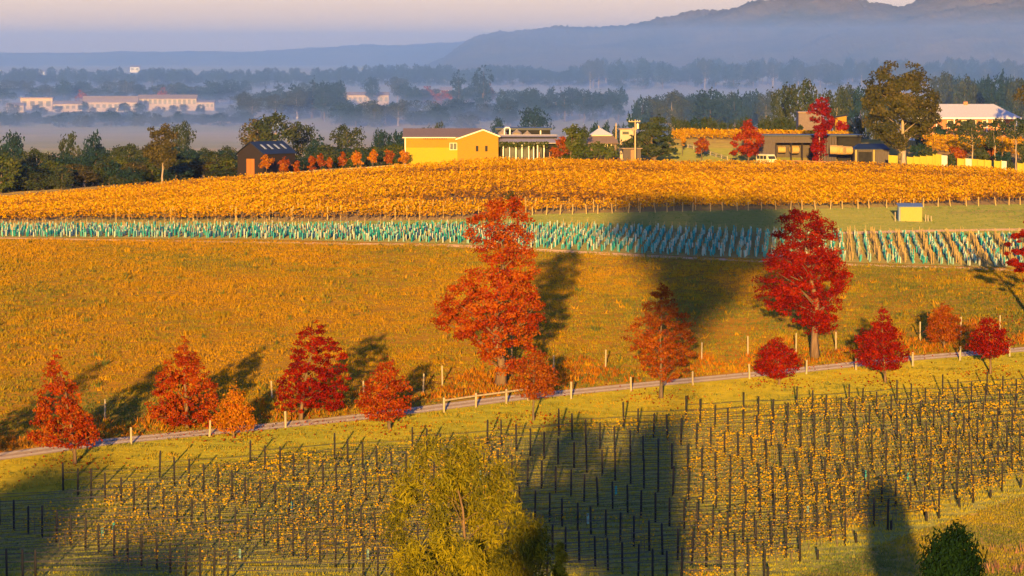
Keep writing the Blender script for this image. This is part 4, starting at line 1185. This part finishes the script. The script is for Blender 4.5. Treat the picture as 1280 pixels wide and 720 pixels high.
rails('rail_fence', 'pale timber rail fence with orange shrubs in front of the dark barn', [gp(x_, 786) for x_ in range(322, 352, 7)] + [gp(x_, 788) for x_ in range(358, 420, 7)], 1.25, M['paleposts'])
rails('rail_fence', 'timber rail fence between the orange shrubs and the yellow building', [gp(x_, 790) for x_ in range(424, 500, 8)], 1.2, M['paleposts'])
rails('rail_fence', 'dark brown rail fence running down past the tall crimson tree', [gp(x_, 797 - (x_ - 972) * .05) for x_ in range(972, 1068, 8)], 1.15, M['brick'])
rails('rail_fence', 'white rail fence above the lawn behind the small maroon tree', [gp(x_, 846 - (x_ - 860) * .5) for x_ in range(860, 912, 7)], .8, M['paleposts'])
# posts along the lower edge of the golden vineyard (right part)
for pxx in range(664, 1290, 17):
    q_ = at(pxx + rng.uniform(-3, 3), float(GL(pxx)) + 1.2)
    o = MB().tube([(0, 0, -.2), (0, 0, 1.25 + rng.uniform(-.1, .15))], [.085, .075], 6).build('fence_post', M['stake']); o.location = q_
    o.rotation_euler = (0, R(rng.gauss(0, 4)), 0)
    tag(o, 'pale timber post along the lower edge of the golden vineyard', 'post', 'posts along the lower edge of the golden vineyard')
# lawn, drive and second golden block behind the crest
def patch(name, px0, px1, Y0, Y1, m, dz=.03, n=14):
    V = []
    for i in range(n):
        for k in range(n):
            q = gp(px0 + (px1 - px0) * i / (n - 1), Y0 + (Y1 - Y0) * k / (n - 1)); V.append((q.x, q.y, q.z + dz))
    i = np.arange(n - 1)[:, None] * n + np.arange(n - 1)[None, :]
    o = link(name, np_mesh(name, np.array(V), np.stack([i, i + n, i + n + 1, i + 1], -1).reshape(-1, 4), m, smooth=True)); tag(o, kind='structure')


patch('lawn', 500, 625, 783, 796, M['lawn'])
patch('lawn', 815, 1000, 800, 846, M['lawn'])
patch('drive', 800, 1110, 786, 799, M['dirt'], .034)
patch('drive', 1060, 1300, 762, 785, M['dirt'], .036)
patch('golden_terrace', 830, 1060, 856, 896, M['goldsoil'])
patch('golden_terrace', 1150, 1300, 830, 900, M['goldsoil'])
SV = []; SQ = []; ST = []; nv = 0
for (pa, pc, ya_, yb_) in ((845, 1062, 862, 892), (1158, 1295, 842, 880)):
    yy = ya_
    while yy < yb_:
        xx = gp(pa, yy).x
        while xx < gp(pc, yy).x:
            V, Q, T = gp_[rng.choice([0, 1, 2, 4])][2:]
            zg = float(gz(xx, yy)); s_ = rng.uniform(.85, 1.15)
            SV.append(V * s_ + np.array([xx, yy, zg])); SQ.append(Q + nv); ST.append(T); nv += len(V); xx += 1.5
        yy += 3.0
o = link('terrace_vines', np_mesh('terrace_vines', np.concatenate(SV), np.concatenate(SQ), M['gold'], np.concatenate(ST)))
tag(o, 'golden vine rows on the terraces behind the farm sheds', 'vines', 'vines of the golden vineyard', 'stuff')

# ------------------------------------------------------------------ garden trees and shrubs near the crest
def btree(name, label, px, Y, rows, lm, nl, leaf, cr, seed, group=None, cat='tree', **kw):
    b = gp(px, Y); out = []
    for r, l, rr in rows:
        a = P(l, r, Y); c = P(rr, r, Y); out.append((max(a.z - b.z, .15), a.x - b.x, c.x - b.x))
    out.sort()
    return tree(name, label, out, b, lm, nl, leaf, cr, seed, group=group, cat=cat, **kw)


btree('red_tree', 'bushy red tree left of the cream van', 936, 800, [(150, 929, 941), (160, 922, 950), (172, 915, 954), (186, 910, 954), (194, 912, 950)], 'orange', 2600, .32, .75, 201, r0=.2)
btree('crimson_tree', 'tall ragged crimson tree on a pale trunk in front of the open farm shed', 1024, 796, [(122, 1026, 1036), (132, 1010, 1040), (142, 1007, 1044), (150, 1010, 1046), (158, 1012, 1040), (168, 1016, 1034), (180, 1014, 1034), (195, 1010, 1036), (202, 1012, 1036)], 'crimson', 2800, .34, .7, 202, barkmat='palebark', r0=.18, nclust=90)
btree('maroon_tree', 'small maroon-red tree on the lawn left of the red bushy tree', 877, 812, [(172, 872, 882), (180, 866, 887), (190, 869, 885)], 'rust', 700, .3, .6, 203, r0=.1, nclust=25)
btree('pink_shrub', 'crimson-pink shrub below the little yellow cottage', 1053, 905, [(153, 1046, 1060), (158, 1043, 1064), (163, 1044, 1062)], 'crimson', 420, .34, .6, 204, cat='shrub', nclust=18, r0=.06)
btree('yellow_tree', 'slim yellow sapling at the left end of the upper golden terrace', 853, 830, [(166, 850, 857), (174, 848, 859), (182, 850, 857)], 'gold', 320, .32, .55, 205, nclust=14, r0=.06)
btree('spreading_conifer', 'dark spreading cedar with layered boughs behind the utility pole', 818, 800, [(143, 815, 830), (150, 800, 838), (160, 785, 842), (168, 780, 846), (178, 772, 848), (188, 768, 848), (194, 785, 845)], 'olive', 5200, .36, 1.1, 206, flat=.3, nclust=110, r0=.4, nlimb=24)
btree('round_tree', 'big rounded green tree in front of the grey verandah roof', 714, 790, [(158, 706, 724), (166, 696, 734), (176, 690, 738), (188, 690, 738), (196, 692, 734)], 'green', 2800, .34, .9, 207, r0=.25)
btree('rust_shrub', 'rusty brown-red shrub in front of the big rounded green tree', 702, 787, [(171, 698, 710), (180, 690, 713), (190, 688, 712), (196, 690, 710)], 'rust', 800, .3, .7, 208, cat='shrub', r0=.1, nclust=28)
btree('green_shrub', 'wide low dark-green shrub between the rounded tree and the utility pole', 748, 787, [(180, 735, 765), (187, 722, 775), (194, 718, 780)], 'green', 1500, .32, .8, 209, cat='shrub', r0=.1, nclust=40)
btree('big_gum_tree', 'huge brown-green gum tree with a forked pale trunk at upper right', 1130, 792, [(81, 1104, 1150), (90, 1086, 1162), (102, 1074, 1172), (116, 1070, 1176), (130, 1072, 1178), (145, 1076, 1176), (160, 1080, 1170), (172, 1092, 1162), (181, 1106, 1150)], 'gumdark', 17000, .36, 1.25, 210, barkmat='palebark', nclust=210, r0=.5, nlimb=46, shell=.42)
btree('gum_tree', 'leaning gum cut by the right edge beside the pale-roofed house', 1290, 880, [(108, 1275, 1300), (118, 1264, 1310), (130, 1272, 1312), (142, 1278, 1305)], 'gum', 1200, .4, .9, 211, barkmat='palebark', r0=.2, nclust=36)
OS = 'orange shrubs along the barn fence'
for k, (pxx, t, wd, lm) in enumerate([(333, 193, 19, 'amber'), (354, 196, 17, 'rust'), (371, 200, 12, 'rust'), (390, 195, 14, 'rust'), (401, 192, 12, 'rust'), (428, 190, 14, 'rust'), (446, 189, 16, 'amber'), (466, 187, 15, 'amber'), (487, 187, 15, 'rust'), (504, 187, 16, 'amber'), (412, 196, 10, 'rust')]):
    lab = {'amber': 'amber-orange rounded shrub along the fence between barn and yellow building', 'orange': 'red-orange rounded shrub along the fence between barn and yellow building', 'rust': 'dull rust shrub along the fence between barn and yellow building'}[lm]
    btree('shrub', lab, pxx, 788, [(t, pxx - wd * .25, pxx + wd * .25), (t + 6, pxx - wd * .5, pxx + wd * .5), (t + 13, pxx - wd * .5, pxx + wd * .5), (t + 17, pxx - wd * .35, pxx + wd * .35)], lm, 520, .26, .55, 220 + k, OS, 'shrub', r0=.06, nclust=22)
RB = 'row of round dark trees above the golden terrace'
first = None
for k, pxx in enumerate(list(range(848, 905, 11)) + list(range(950, 1010, 10)) + [1034, 1062, 1076]):
    if first is None:
        first = btree('round_bush', 'small round dark olive tree in the row above the golden terrace', pxx, 925, [(150, pxx - 3, pxx + 3), (154, pxx - 5, pxx + 5), (160, pxx - 5, pxx + 5), (164, pxx - 3, pxx + 3)], 'olive', 420, .42, .7, 240, RB, r0=.1, nclust=20)
    else:
        o = copy_tree(first); o.location = gp(pxx, 925 + rng.uniform(-2, 2)); o.rotation_euler.z = rng.random() * 6; s_ = rng.uniform(.8, 1.25); o.scale = (s_, s_, s_)
# pale-limbed gums and bushes by the painted fence
for k, (pxx, t, wd, Yk) in enumerate([(1214, 156, 40, 812), (1242, 160, 34, 806), (1268, 150, 46, 800)]):
    btree('gum_tree', ['slender pale-limbed gum left of its two neighbours behind the yellow fence', 'leaning pale-limbed gum, middle one behind the yellow fence', 'widest pale-limbed gum at the right end of the yellow fence'][k], pxx + 2, Yk,
          [(t, pxx - wd * .2, pxx + wd * .2), (t + 8, pxx - wd * .5, pxx + wd * .5), (t + 16, pxx - wd * .5, pxx + wd * .5), (t + 24, pxx - wd * .3, pxx + wd * .3)], 'olive', 520, .34, .7, 260 + k, 'pale-limbed gums by the yellow fence', barkmat='palebark', r0=.17, nclust=26, nlimb=16)
for k, (pxx, t, bt, wd, Yk, lm) in enumerate([(1189, 192, 210, 16, 786, 'olive'), (1160, 182, 200, 26, 812, 'olive'), (1196, 184, 202, 26, 815, 'rust'), (1226, 184, 204, 30, 814, 'olive'), (1252, 188, 206, 24, 806, 'bluegreen'), (1262, 200, 214, 14, 780, 'olive'), (1150, 170, 196, 26, 816, 'bluegreen'), (1140, 150, 170, 20, 850, 'rust'),
                                              (1196, 150, 170, 40, 905, 'olive'), (1222, 148, 170, 40, 908, 'olive'), (1250, 150, 172, 40, 905, 'olive'), (1276, 150, 175, 40, 900, 'bluegreen'), (1174, 158, 172, 20, 905, 'bluegreen'), (1278, 176, 206, 22, 806, 'olive'), (1238, 176, 200, 20, 818, 'rust')]):
    btree('garden_shrub', ['grey-green', 'dark', 'brownish', 'mixed'][0 if lm == 'olive' else 1 if lm == 'bluegreen' else 2] + ' garden shrub among the bushes between the yellow fence and the brick house', pxx, Yk,
          [(t, pxx - wd * .25, pxx + wd * .25), (t + (bt - t) * .35, pxx - wd * .5, pxx + wd * .5), (t + (bt - t) * .7, pxx - wd * .5, pxx + wd * .5), (bt, pxx - wd * .4, pxx + wd * .4)], lm, 700, .36, .75, 280 + k, 'garden shrubs by the brick house', 'shrub', r0=.08, nclust=26)

# ------------------------------------------------------------------ trees of the valley
def proto(name, seed, H, W, lm, nl, leaf, cr, shape, bark='bark', nclust=60, **kw):
    prof = {'gum': [(.26, .3), (.42, .8), (.6, 1), (.78, 1), (.92, .75), (1, .42)], 'round': [(.07, .7), (.3, 1), (.6, 1.02), (.82, .85), (1, .45)],
            'cone': [(.12, .9), (.35, 1), (.65, .7), (.88, .35), (1, .08)], 'dome': [(.15, .45), (.3, .75), (.5, 1), (.72, 1), (.88, .8), (1, .42)]}[shape]
    r = np.random.RandomState(seed)
    sil = [(t * H, -W / 2 * f * (.8 + .4 * r.rand()), W / 2 * f * (.8 + .4 * r.rand())) for t, f in prof]
    return tree(name, None, sil, (0, 0, 0), lm, nl, leaf, cr, seed, barkmat=bark, nclust=nclust, r0=.03 * H, **kw)


PR = {}
PR['gumA'] = proto('gum_tree', 301, 18, 14, 'olive', 1900, .62, 1.7, 'gum', 'palebark', 90)
PR['gumB'] = proto('gum_tree', 302, 20, 13, 'gum', 1900, .62, 1.6, 'gum', 'palebark', 90)
PR['gumC'] = proto('gum_tree', 303, 16, 15, 'bluegreen', 1900, .62, 1.8, 'gum', 'bark', 90)
PR['round'] = proto('bushy_tree', 304, 9, 10, 'olive', 1500, .5, 1.3, 'round', 'bark', 90)
PR['roundb'] = proto('bushy_tree', 305, 9, 9.5, 'bluegreen', 1500, .5, 1.3, 'round', 'bark', 90)
PR['roundg'] = proto('bushy_tree', 306, 9, 9, 'green', 1500, .5, 1.2, 'round', 'bark', 90)
PR['cone'] = proto('dark_pine', 307, 16, 9, 'bluegreen', 1400, .6, 1.3, 'cone', 'bark', 60)
PR['bunya'] = proto('bunya_pine', 308, 30, 19, 'bluegreen', 1900, .9, 1.9, 'dome', 'bark', 90)
PR['rust'] = proto('rusty_tree', 309, 11, 10, 'rust', 1000, .6, 1.4, 'round', 'bark', 40)
PR_H = dict(gumA=18, gumB=20, gumC=16, round=9, roundb=9, roundg=9, cone=16, bunya=30, rust=11)
PR_W = dict(gumA=14, gumB=13, gumC=15, round=10, roundb=9.5, roundg=9, cone=9, bunya=19, rust=10)
used = set()


def put(kind, px, Y, top, wpx, label, group):
    b = gp(px, Y); H = (P(px, top, Y).z - b.z) * .93
    if H < 1.5: return
    o = PR[kind] if kind not in used else copy_tree(PR[kind]); used.add(kind)
    o.location = b; o.rotation_euler.z = rng.random() * 6.28
    sx = wpx / F * Y / PR_W[kind]; o.scale = (sx, sx * rng.uniform(.9, 1.1), H / PR_H[kind])
    tag(o, label, 'tree', group)


KIND_WORD = dict(gumA='olive gum tree', gumB='brownish gum tree', gumC='blue-green gum tree', round='bushy olive tree', roundb='bushy blue-green tree', roundg='bushy mid-green tree', cone='dark pine tree', rust='rusty-leaved tree', bunya='domed bunya pine')


def belt(x0, x1, n, Y0, Y1, t0, t1, w0, w1, kinds, where, group, seed):
    r = random.Random(seed)
    for i in range(n):
        px = x0 + (x1 - x0) * (i + r.uniform(.1, .9)) / n; k = r.choice(kinds)
        put(k, px, r.uniform(Y0, Y1), r.uniform(t0, t1), r.uniform(w0, w1), KIND_WORD[k] + ' ' + where, group)


# just beyond the crest, left
belt(-10, 300, 44, 830, 900, 192, 214, 34, 56, ['round', 'roundg', 'round', 'roundb', 'gumB'], 'in the thick belt just beyond the golden vineyard at left', 'trees just beyond the golden vineyard', 1)
belt(-10, 290, 34, 930, 1080, 176, 200, 36, 60, ['round', 'gumA', 'roundb', 'gumC'], 'in the second row of the left tree belt', 'second row of the left tree belt', 2)
btree('gum_tree', 'tall narrow dense gum with bare pale trunks standing above the left tree belt', 203, 822, [(157, 192, 216), (164, 181, 223), (176, 178, 224), (188, 179, 223), (199, 184, 222), (208, 194, 216)], 'gum', 4200, .32, .85, 295, barkmat='palebark', nclust=90, r0=.2, nlimb=20)
put('gumA', 228, 1250, 147, 32, 'rounded olive gum standing behind the tall narrow sunlit gum', None)
put('round', 88, 1150, 160, 34, 'dark rounded tree at the edge of the pink pasture at left', None)
put('roundb', 118, 1200, 161, 30, 'dark bluish tree beside the dark rounded tree by the pink pasture', None)
put('gumC', 14, 1100, 160, 44, 'broad dark tree at the left picture edge above the belt', None)
put('gumA', 345, 1060, 136, 60, 'large airy gum with pale limbs behind the dark barn', None)
put('gumB', 322, 1080, 138, 46, 'large dark gum left of the airy gum behind the barn', None)
put('gumA', 376, 1090, 148, 38, 'smaller pale gum right of the airy gum behind the barn', None)
put('cone', 398, 1050, 158, 34, 'dark blue-green pine between the barn and the yellow building', None)
put('gumA', 434, 1150, 152, 44, 'grey-green gum in front of the valley pasture above the orange shrubs', None)
belt(296, 520, 34, 850, 1000, 176, 196, 26, 44, ['round', 'roundb', 'roundg', 'gumC', 'cone'], 'in the thicket behind the orange fence shrubs', 'thicket behind the orange fence shrubs', 3)
belt(470, 540, 7, 1150, 1300, 152, 164, 18, 28, ['gumC', 'round', 'roundb'], 'behind the roof of the yellow building', 'trees behind the yellow building', 4)
put('round', 549, 880, 148, 16, 'small dark round tree peeping over the yellow building roof', None)
put('cone', 465, 830, 176, 12, 'small dark pointed conifer above the orange shrubs', None)
put('cone', 452, 835, 180, 10, 'smaller pointed conifer left of the dark one above the orange shrubs', None)
# centre and right, beyond the crest
put('gumC', 668, 1700, 130, 50, 'wide dark tree alone on the misty pasture behind the tanks', None)
put('gumC', 622, 1700, 144, 24, 'small feathery tree left of the wide dark tree on the misty pasture', None)
put('roundb', 787, 1200, 138, 16, 'small dark blue tree just left of the spreading cedar', None)
belt(724, 782, 6, 1150, 1250, 148, 153, 12, 20, ['roundb', 'round'], 'peeping over the pyramid-roofed house', 'trees behind the pyramid-roofed house', 5)
belt(835, 935, 10, 1000, 1150, 139, 150, 18, 28, ['round', 'gumA', 'roundb'], 'behind the upper golden terrace', 'trees behind the upper golden terrace', 6)
belt(955, 1000, 4, 1000, 1100, 141, 150, 16, 26, ['round', 'gumA'], 'behind the row of round dark trees', 'trees behind the round dark row', 7)
put('gumC', 887, 1900, 107, 58, 'broad dark tree in the middle of the hazy right-hand clump', None)
belt(800, 965, 20, 1950, 2500, 108, 122, 28, 42, ['gumC', 'roundb', 'gumA'], 'in the hazy clump beyond the cedar', 'hazy clump beyond the cedar', 8)
put('gumA', 1003, 1350, 93, 50, 'tall airy gum with pale trunks left of the huge gum tree', None)
put('gumA', 978, 1380, 100, 34, 'slimmer airy gum left of the tall airy gum', None)
belt(1040, 1110, 5, 1350, 1600, 98, 118, 30, 44, ['gumC', 'gumA'], 'just left of the huge gum tree', 'gums left of the huge gum tree', 9)
belt(1172, 1290, 16, 1700, 2100, 84, 100, 26, 42, ['gumC', 'gumA', 'roundb'], 'in the tall hazy belt behind the brick house', 'hazy belt behind the brick house', 10)
# around the valley settlement
belt(-10, 320, 56, 2550, 2800, 137, 147, 16, 28, ['roundb', 'round', 'gumC'], 'in the hazy row in front of the long cream buildings', 'hazy row in front of the cream buildings', 11)
belt(-10, 310, 54, 3500, 3950, 97, 116, 18, 34, ['gumC', 'gumA', 'roundb'], 'in the hazy belt behind the long cream buildings', 'hazy belt behind the cream buildings', 12)
belt(10, 300, 15, 2900, 3080, 126, 134, 12, 22, ['gumC', 'roundb', 'round'], 'standing right against the front of the long cream buildings', 'trees against the cream buildings', 21)
put('rust', 203, 3350, 108, 17, 'single red-leaved tree behind the long cream buildings', None)
put('rust', 101, 3350, 111, 15, 'dull red tree left of the single red-leaved one behind the cream buildings', None)
belt(300, 430, 34, 2700, 3500, 98, 125, 20, 34, ['gumC', 'gumA', 'roundb', 'cone'], 'in the hazy belt between the two groups of valley houses', 'hazy belt between the valley houses', 13)
put('cone', 392, 2900, 90, 24, 'tall dark pine standing over the hazy central belt', None)
put('gumC', 425, 2900, 98, 24, 'dark gum beside the tall dark pine over the central belt', None)
put('gumC', 464, 3500, 94, 26, 'dark peaked tree behind the cream valley house', None)
put('gumA', 497, 3600, 94, 30, 'domed brownish tree behind the cream valley house', None)
belt(425, 640, 46, 2500, 2900, 121, 142, 22, 38, ['gumC', 'roundb', 'round', 'gumA'], 'in the hazy wood below the cream valley house', 'hazy wood below the cream valley house', 14)
belt(500, 620, 20, 3300, 3600, 100, 114, 18, 30, ['gumC', 'roundb', 'gumA', 'rust'], 'around the white valley houses', 'hazy trees around the white valley houses', 15)
put('bunya', 573, 3100, 83, 22, 'smaller dome-topped bunya pine on the left of the pair in the haze', None)
put('bunya', 604, 3050, 77, 31, 'larger dome-topped bunya pine on the right of the pair in the haze', None)
belt(625, 780, 30, 2700, 3100, 106, 122, 16, 30, ['gumC', 'roundb', 'cone'], 'in the hazy belt right of the bunya pines', 'hazy belt right of the bunya pines', 16)
belt(-10, 430, 95, 4500, 5000, 82, 93, 11, 20, ['gumC', 'roundb', 'roundb'], 'in the faint far tree line at left', 'faint far tree line at left', 17)
belt(430, 740, 80, 4600, 5100, 78, 90, 11, 20, ['gumC', 'roundb', 'roundb'], 'in the faint far tree line in the middle', 'faint far tree line in the middle', 18)
belt(735, 1300, 130, 4400, 5200, 69, 88, 14, 26, ['gumC', 'roundb', 'gumA'], 'in the faint far tree line under the big hill', 'faint far tree line under the big hill', 19)
for k in PR:
    if k not in used:
        for ch in kids(PR[k]): bpy.data.objects.remove(ch)
        bpy.data.objects.remove(PR[k])

# ------------------------------------------------------------------ valley buildings
def block(name, label, px0, px1, yt, yb_, Y0, roofh=1.6, nwin=6, wm='stone', rm='roofpink', flat=False, group=None, winrow=.55, D=12):
    Y = at((px0 + px1) / 2, yb_ + 1.2).y; b = gp((px0 + px1) / 2, Y); x0, x1 = lx(px0, Y, b), lx(px1, Y, b); zt = lz(yt, Y, b)
    root = empty(name, b, 0, label, 'building', group)
    MB().box(x0, x1, 0, D, -2, zt).build('wall', M[wm], root)
    if flat: MB().box(x0 - .6, x1 + .6, -.8, D + .6, zt + .01, zt + .7).build('roof', M[rm], root)
    else: MB().prismx([(-.9, zt), (D + .9, zt), (D / 2, zt + roofh)], x0 - .5, x1 + .5).build('roof', M[rm], root)
    w_ = (x1 - x0) / max(1, nwin); hb = lz(yb_, Y, b)
    for k in range(nwin):
        a = x0 + w_ * (k + .22); MB().box(a, a + w_ * .56, -.12, .02, hb + (zt - hb) * (winrow - .2), hb + (zt - hb) * (winrow + .22)).build('window', M['glass'], root)


VG_ = 'long cream buildings in the valley'
block('winery_building', 'tall cream tower block at the left end of the valley buildings', 26, 66, 123, 138, 3200, 4, 4, flat=True, group=VG_)
block('winery_building', 'low pinkish building at the far left below the cream tower block', 8, 30, 132, 140, 3180, 2, 3, group=VG_)
block('winery_building', 'low cream building right of the tower block', 67, 103, 130, 139, 3180, 2.2, 5, group=VG_)
block('winery_building', 'long pale-roofed hall in the middle of the valley buildings', 104, 172, 128, 138.5, 3200, 4.5, 9, group=VG_)
block('winery_building', 'cream wing with dark band of windows right of the long hall', 173, 246, 123.5, 137, 3230, 3.0, 12, group=VG_, winrow=.72)
block('winery_building', 'upper colonnaded block at the right end of the valley buildings', 240, 288, 118, 127, 3330, 2, 11, flat=True, group=VG_)
block('winery_building', 'pinkish annexe under the colonnaded block', 246, 268, 128, 137, 3240, 1.5, 4, group=VG_)
block('valley_house', 'cream two-storey house catching the sun in the hazy trees', 428, 486, 119, 130.5, 3300, 2.6, 9, wm='stone', group=None)
block('valley_house', 'narrow white gabled house right of the cream two-storey house', 500, 506, 120, 127, 3350, 2.5, 1, wm='white')
block('valley_house', 'small white house left of the bunya pines', 541, 550, 113.5, 121, 3350, 2, 2, wm='white')
block('valley_house', 'tan house with white front beside the bunya pines', 551, 565, 112.5, 119, 3450, 2.5, 3, wm='stone')
block('far_house', 'tiny white house far off in the faint left tree line', 163, 175, 84, 89.5, 5000, 3, 2, wm='white')
block('far_house', 'tiny pale house at far left of the faint tree line', 46, 56, 89.5, 92.5, 4950, 2, 2, wm='white')

# ------------------------------------------------------------------ trees behind the viewpoint for the long shadows, some added only for shade
def shade_tree(px_tip, y_lo, y_hi, wpx, Yt, label, seed, nl=9000):
    """a tall gum at depth Yt whose shadow reaches between two picture rows"""
    pl, ph = at(px_tip, y_lo), at(px_tip, y_hi)
    tx, tz = math.tan(R(SUN_AZ)), math.tan(R(SUN_EL)) / math.cos(R(SUN_AZ))
    xm = (pl.x - tx * (pl.y - Yt) + ph.x - tx * (ph.y - Yt)) / 2
    zl, zh = pl.z + tz * (pl.y - Yt), ph.z + tz * (ph.y - Yt)
    wm_ = wpx / F * (pl.y + ph.y) / 2; g = float(gz(xm, Yt))
    return xm, Yt, g, zl - g, zh - g, wm_


xm, yt, g, zl, zh, wm_ = shade_tree(874, 432, 254, 262, -40, '', 1)
tree('shade_gum', 'tall gum tree on the hill behind the viewpoint', [(zl, -1.2, 1.2), (zl + (zh - zl) * .25, -wm_ * .22, wm_ * .22), (zl + (zh - zl) * .55, -wm_ * .42, wm_ * .42), (zl + (zh - zl) * .8, -wm_ * .55, wm_ * .55), (zh, -wm_ * .5, wm_ * .5)], (xm, yt, g), 'gum', 20000, .6, 1.7, 401, barkmat='palebark', nclust=300, r0=.45)
xm, yt, g, zl, zh, wm_ = shade_tree(806, 735, 508, 128, -45, '', 2)  # added tree, shaped to widen the shadow of the olive-yellow tree
tree('shade_gum', 'unseen rounded gum added behind the viewpoint to widen the vineyard shadow', [(max(zl, .5), -wm_ * .5, wm_ * .5), (zl + (zh - zl) * .45, -wm_ * .5, wm_ * .5), (zl + (zh - zl) * .7, -wm_ * .40, wm_ * .42), (zl + (zh - zl) * .88, -wm_ * .25, wm_ * .28), (zh - .6, -wm_ * .08, wm_ * .1)], (xm, yt, g), 'gum', 9000, .45, 1.0, 402, barkmat='palebark', nclust=170, r0=.3)
xm, yt, g, zl, zh, wm_ = shade_tree(10, 760, 590, 215, -45, '', 3)
tree('shade_gum', 'low wide gum tree on the hill behind the viewpoint, at its left', [(max(zl, .5), -wm_ * .5, wm_ * .55), (zl + (zh - zl) * .5, -wm_ * .5, wm_ * .45), (zh, -wm_ * .3, wm_ * .22)], (xm, yt, g), 'gum', 12000, .45, 1.3, 403, barkmat='palebark', nclust=120, r0=.3)
for pxs, yh, wdt, sd in ((180, 684, 230, 411),):  # added unseen bush that darkens the bottom-left vineyard
    xm, yt, g, zl, zh, wm_ = shade_tree(pxs, 760, yh, wdt, -45, '', sd)
    tree('shade_bush', 'unseen low bushy gum added behind the viewpoint to shade the bottom left', [(.5, -wm_ * .5, wm_ * .5), (max(zh * .6, 1.0), -wm_ * .5, wm_ * .45), (max(zh, 1.5), -wm_ * .25, wm_ * .2)], (xm, yt, g), 'gum', 4000, .45, 1.0, sd, group='added bushes behind the viewpoint', nclust=70, r0=.2)

# red leaves blown down round the track trees
FC = []
r_ = np.random.RandomState(91)
for k, (nm, lab, bx, by, rows, lm, nl, kw) in enumerate(front):
    b = at(bx, by); n = 420 if nm == 'tall_red_tree' else 170; sp = 4.0 if nm == 'tall_red_tree' else 2.2
    xx = b.x + r_.randn(n) * sp; yy = b.y + r_.randn(n) * sp * 1.3
    FC.append(np.stack([xx, yy, gz(xx, yy) + .06 + .14 * r_.rand(n)], 1))
FC = np.concatenate(FC); V, Q = quads(FC, .12 * (.6 + .8 * r_.rand(len(FC))), r_.randn(len(FC), 3) + np.array([0, -.5, .6]), r_, 1.2)
o = link('fallen_red_leaves', np_mesh('fallen_red_leaves', V, Q, M['orange'], r_.rand(len(FC))))
tag(o, 'fallen red and orange leaves lying round the track trees', 'leaves', kind='stuff')

# ------------------------------------------------------------------ air
def air(name, x, y, z, color, dens, aniso):
    mb = MB().box(x[0], x[1], y[0], y[1], z[0], z[1])
    m, N, L = new_mat(name)
    v = N.new('ShaderNodeVolumePrincipled'); v.inputs['Color'].default_value = (*color, 1); v.inputs['Density'].default_value = dens; v.inputs['Anisotropy'].default_value = aniso
    o = N.new('ShaderNodeOutputMaterial'); L.new(v.outputs[0], o.inputs['Volume'])
    ob = mb.build(name, m); tag(ob, kind='stuff'); return ob


air('haze', (-12500, 12500), (-560, 14500), (-62, 150), (.84, .90, .97), .00003, .8)
air('haze', (-11000, 11000), (1330, 9300), (-61, 30), (.70, .88, .97), .00020, .86)
air('haze', (-9000, 9000), (1900, 7000), (-60, -36), (.95, .97, .99), .0009, .86)
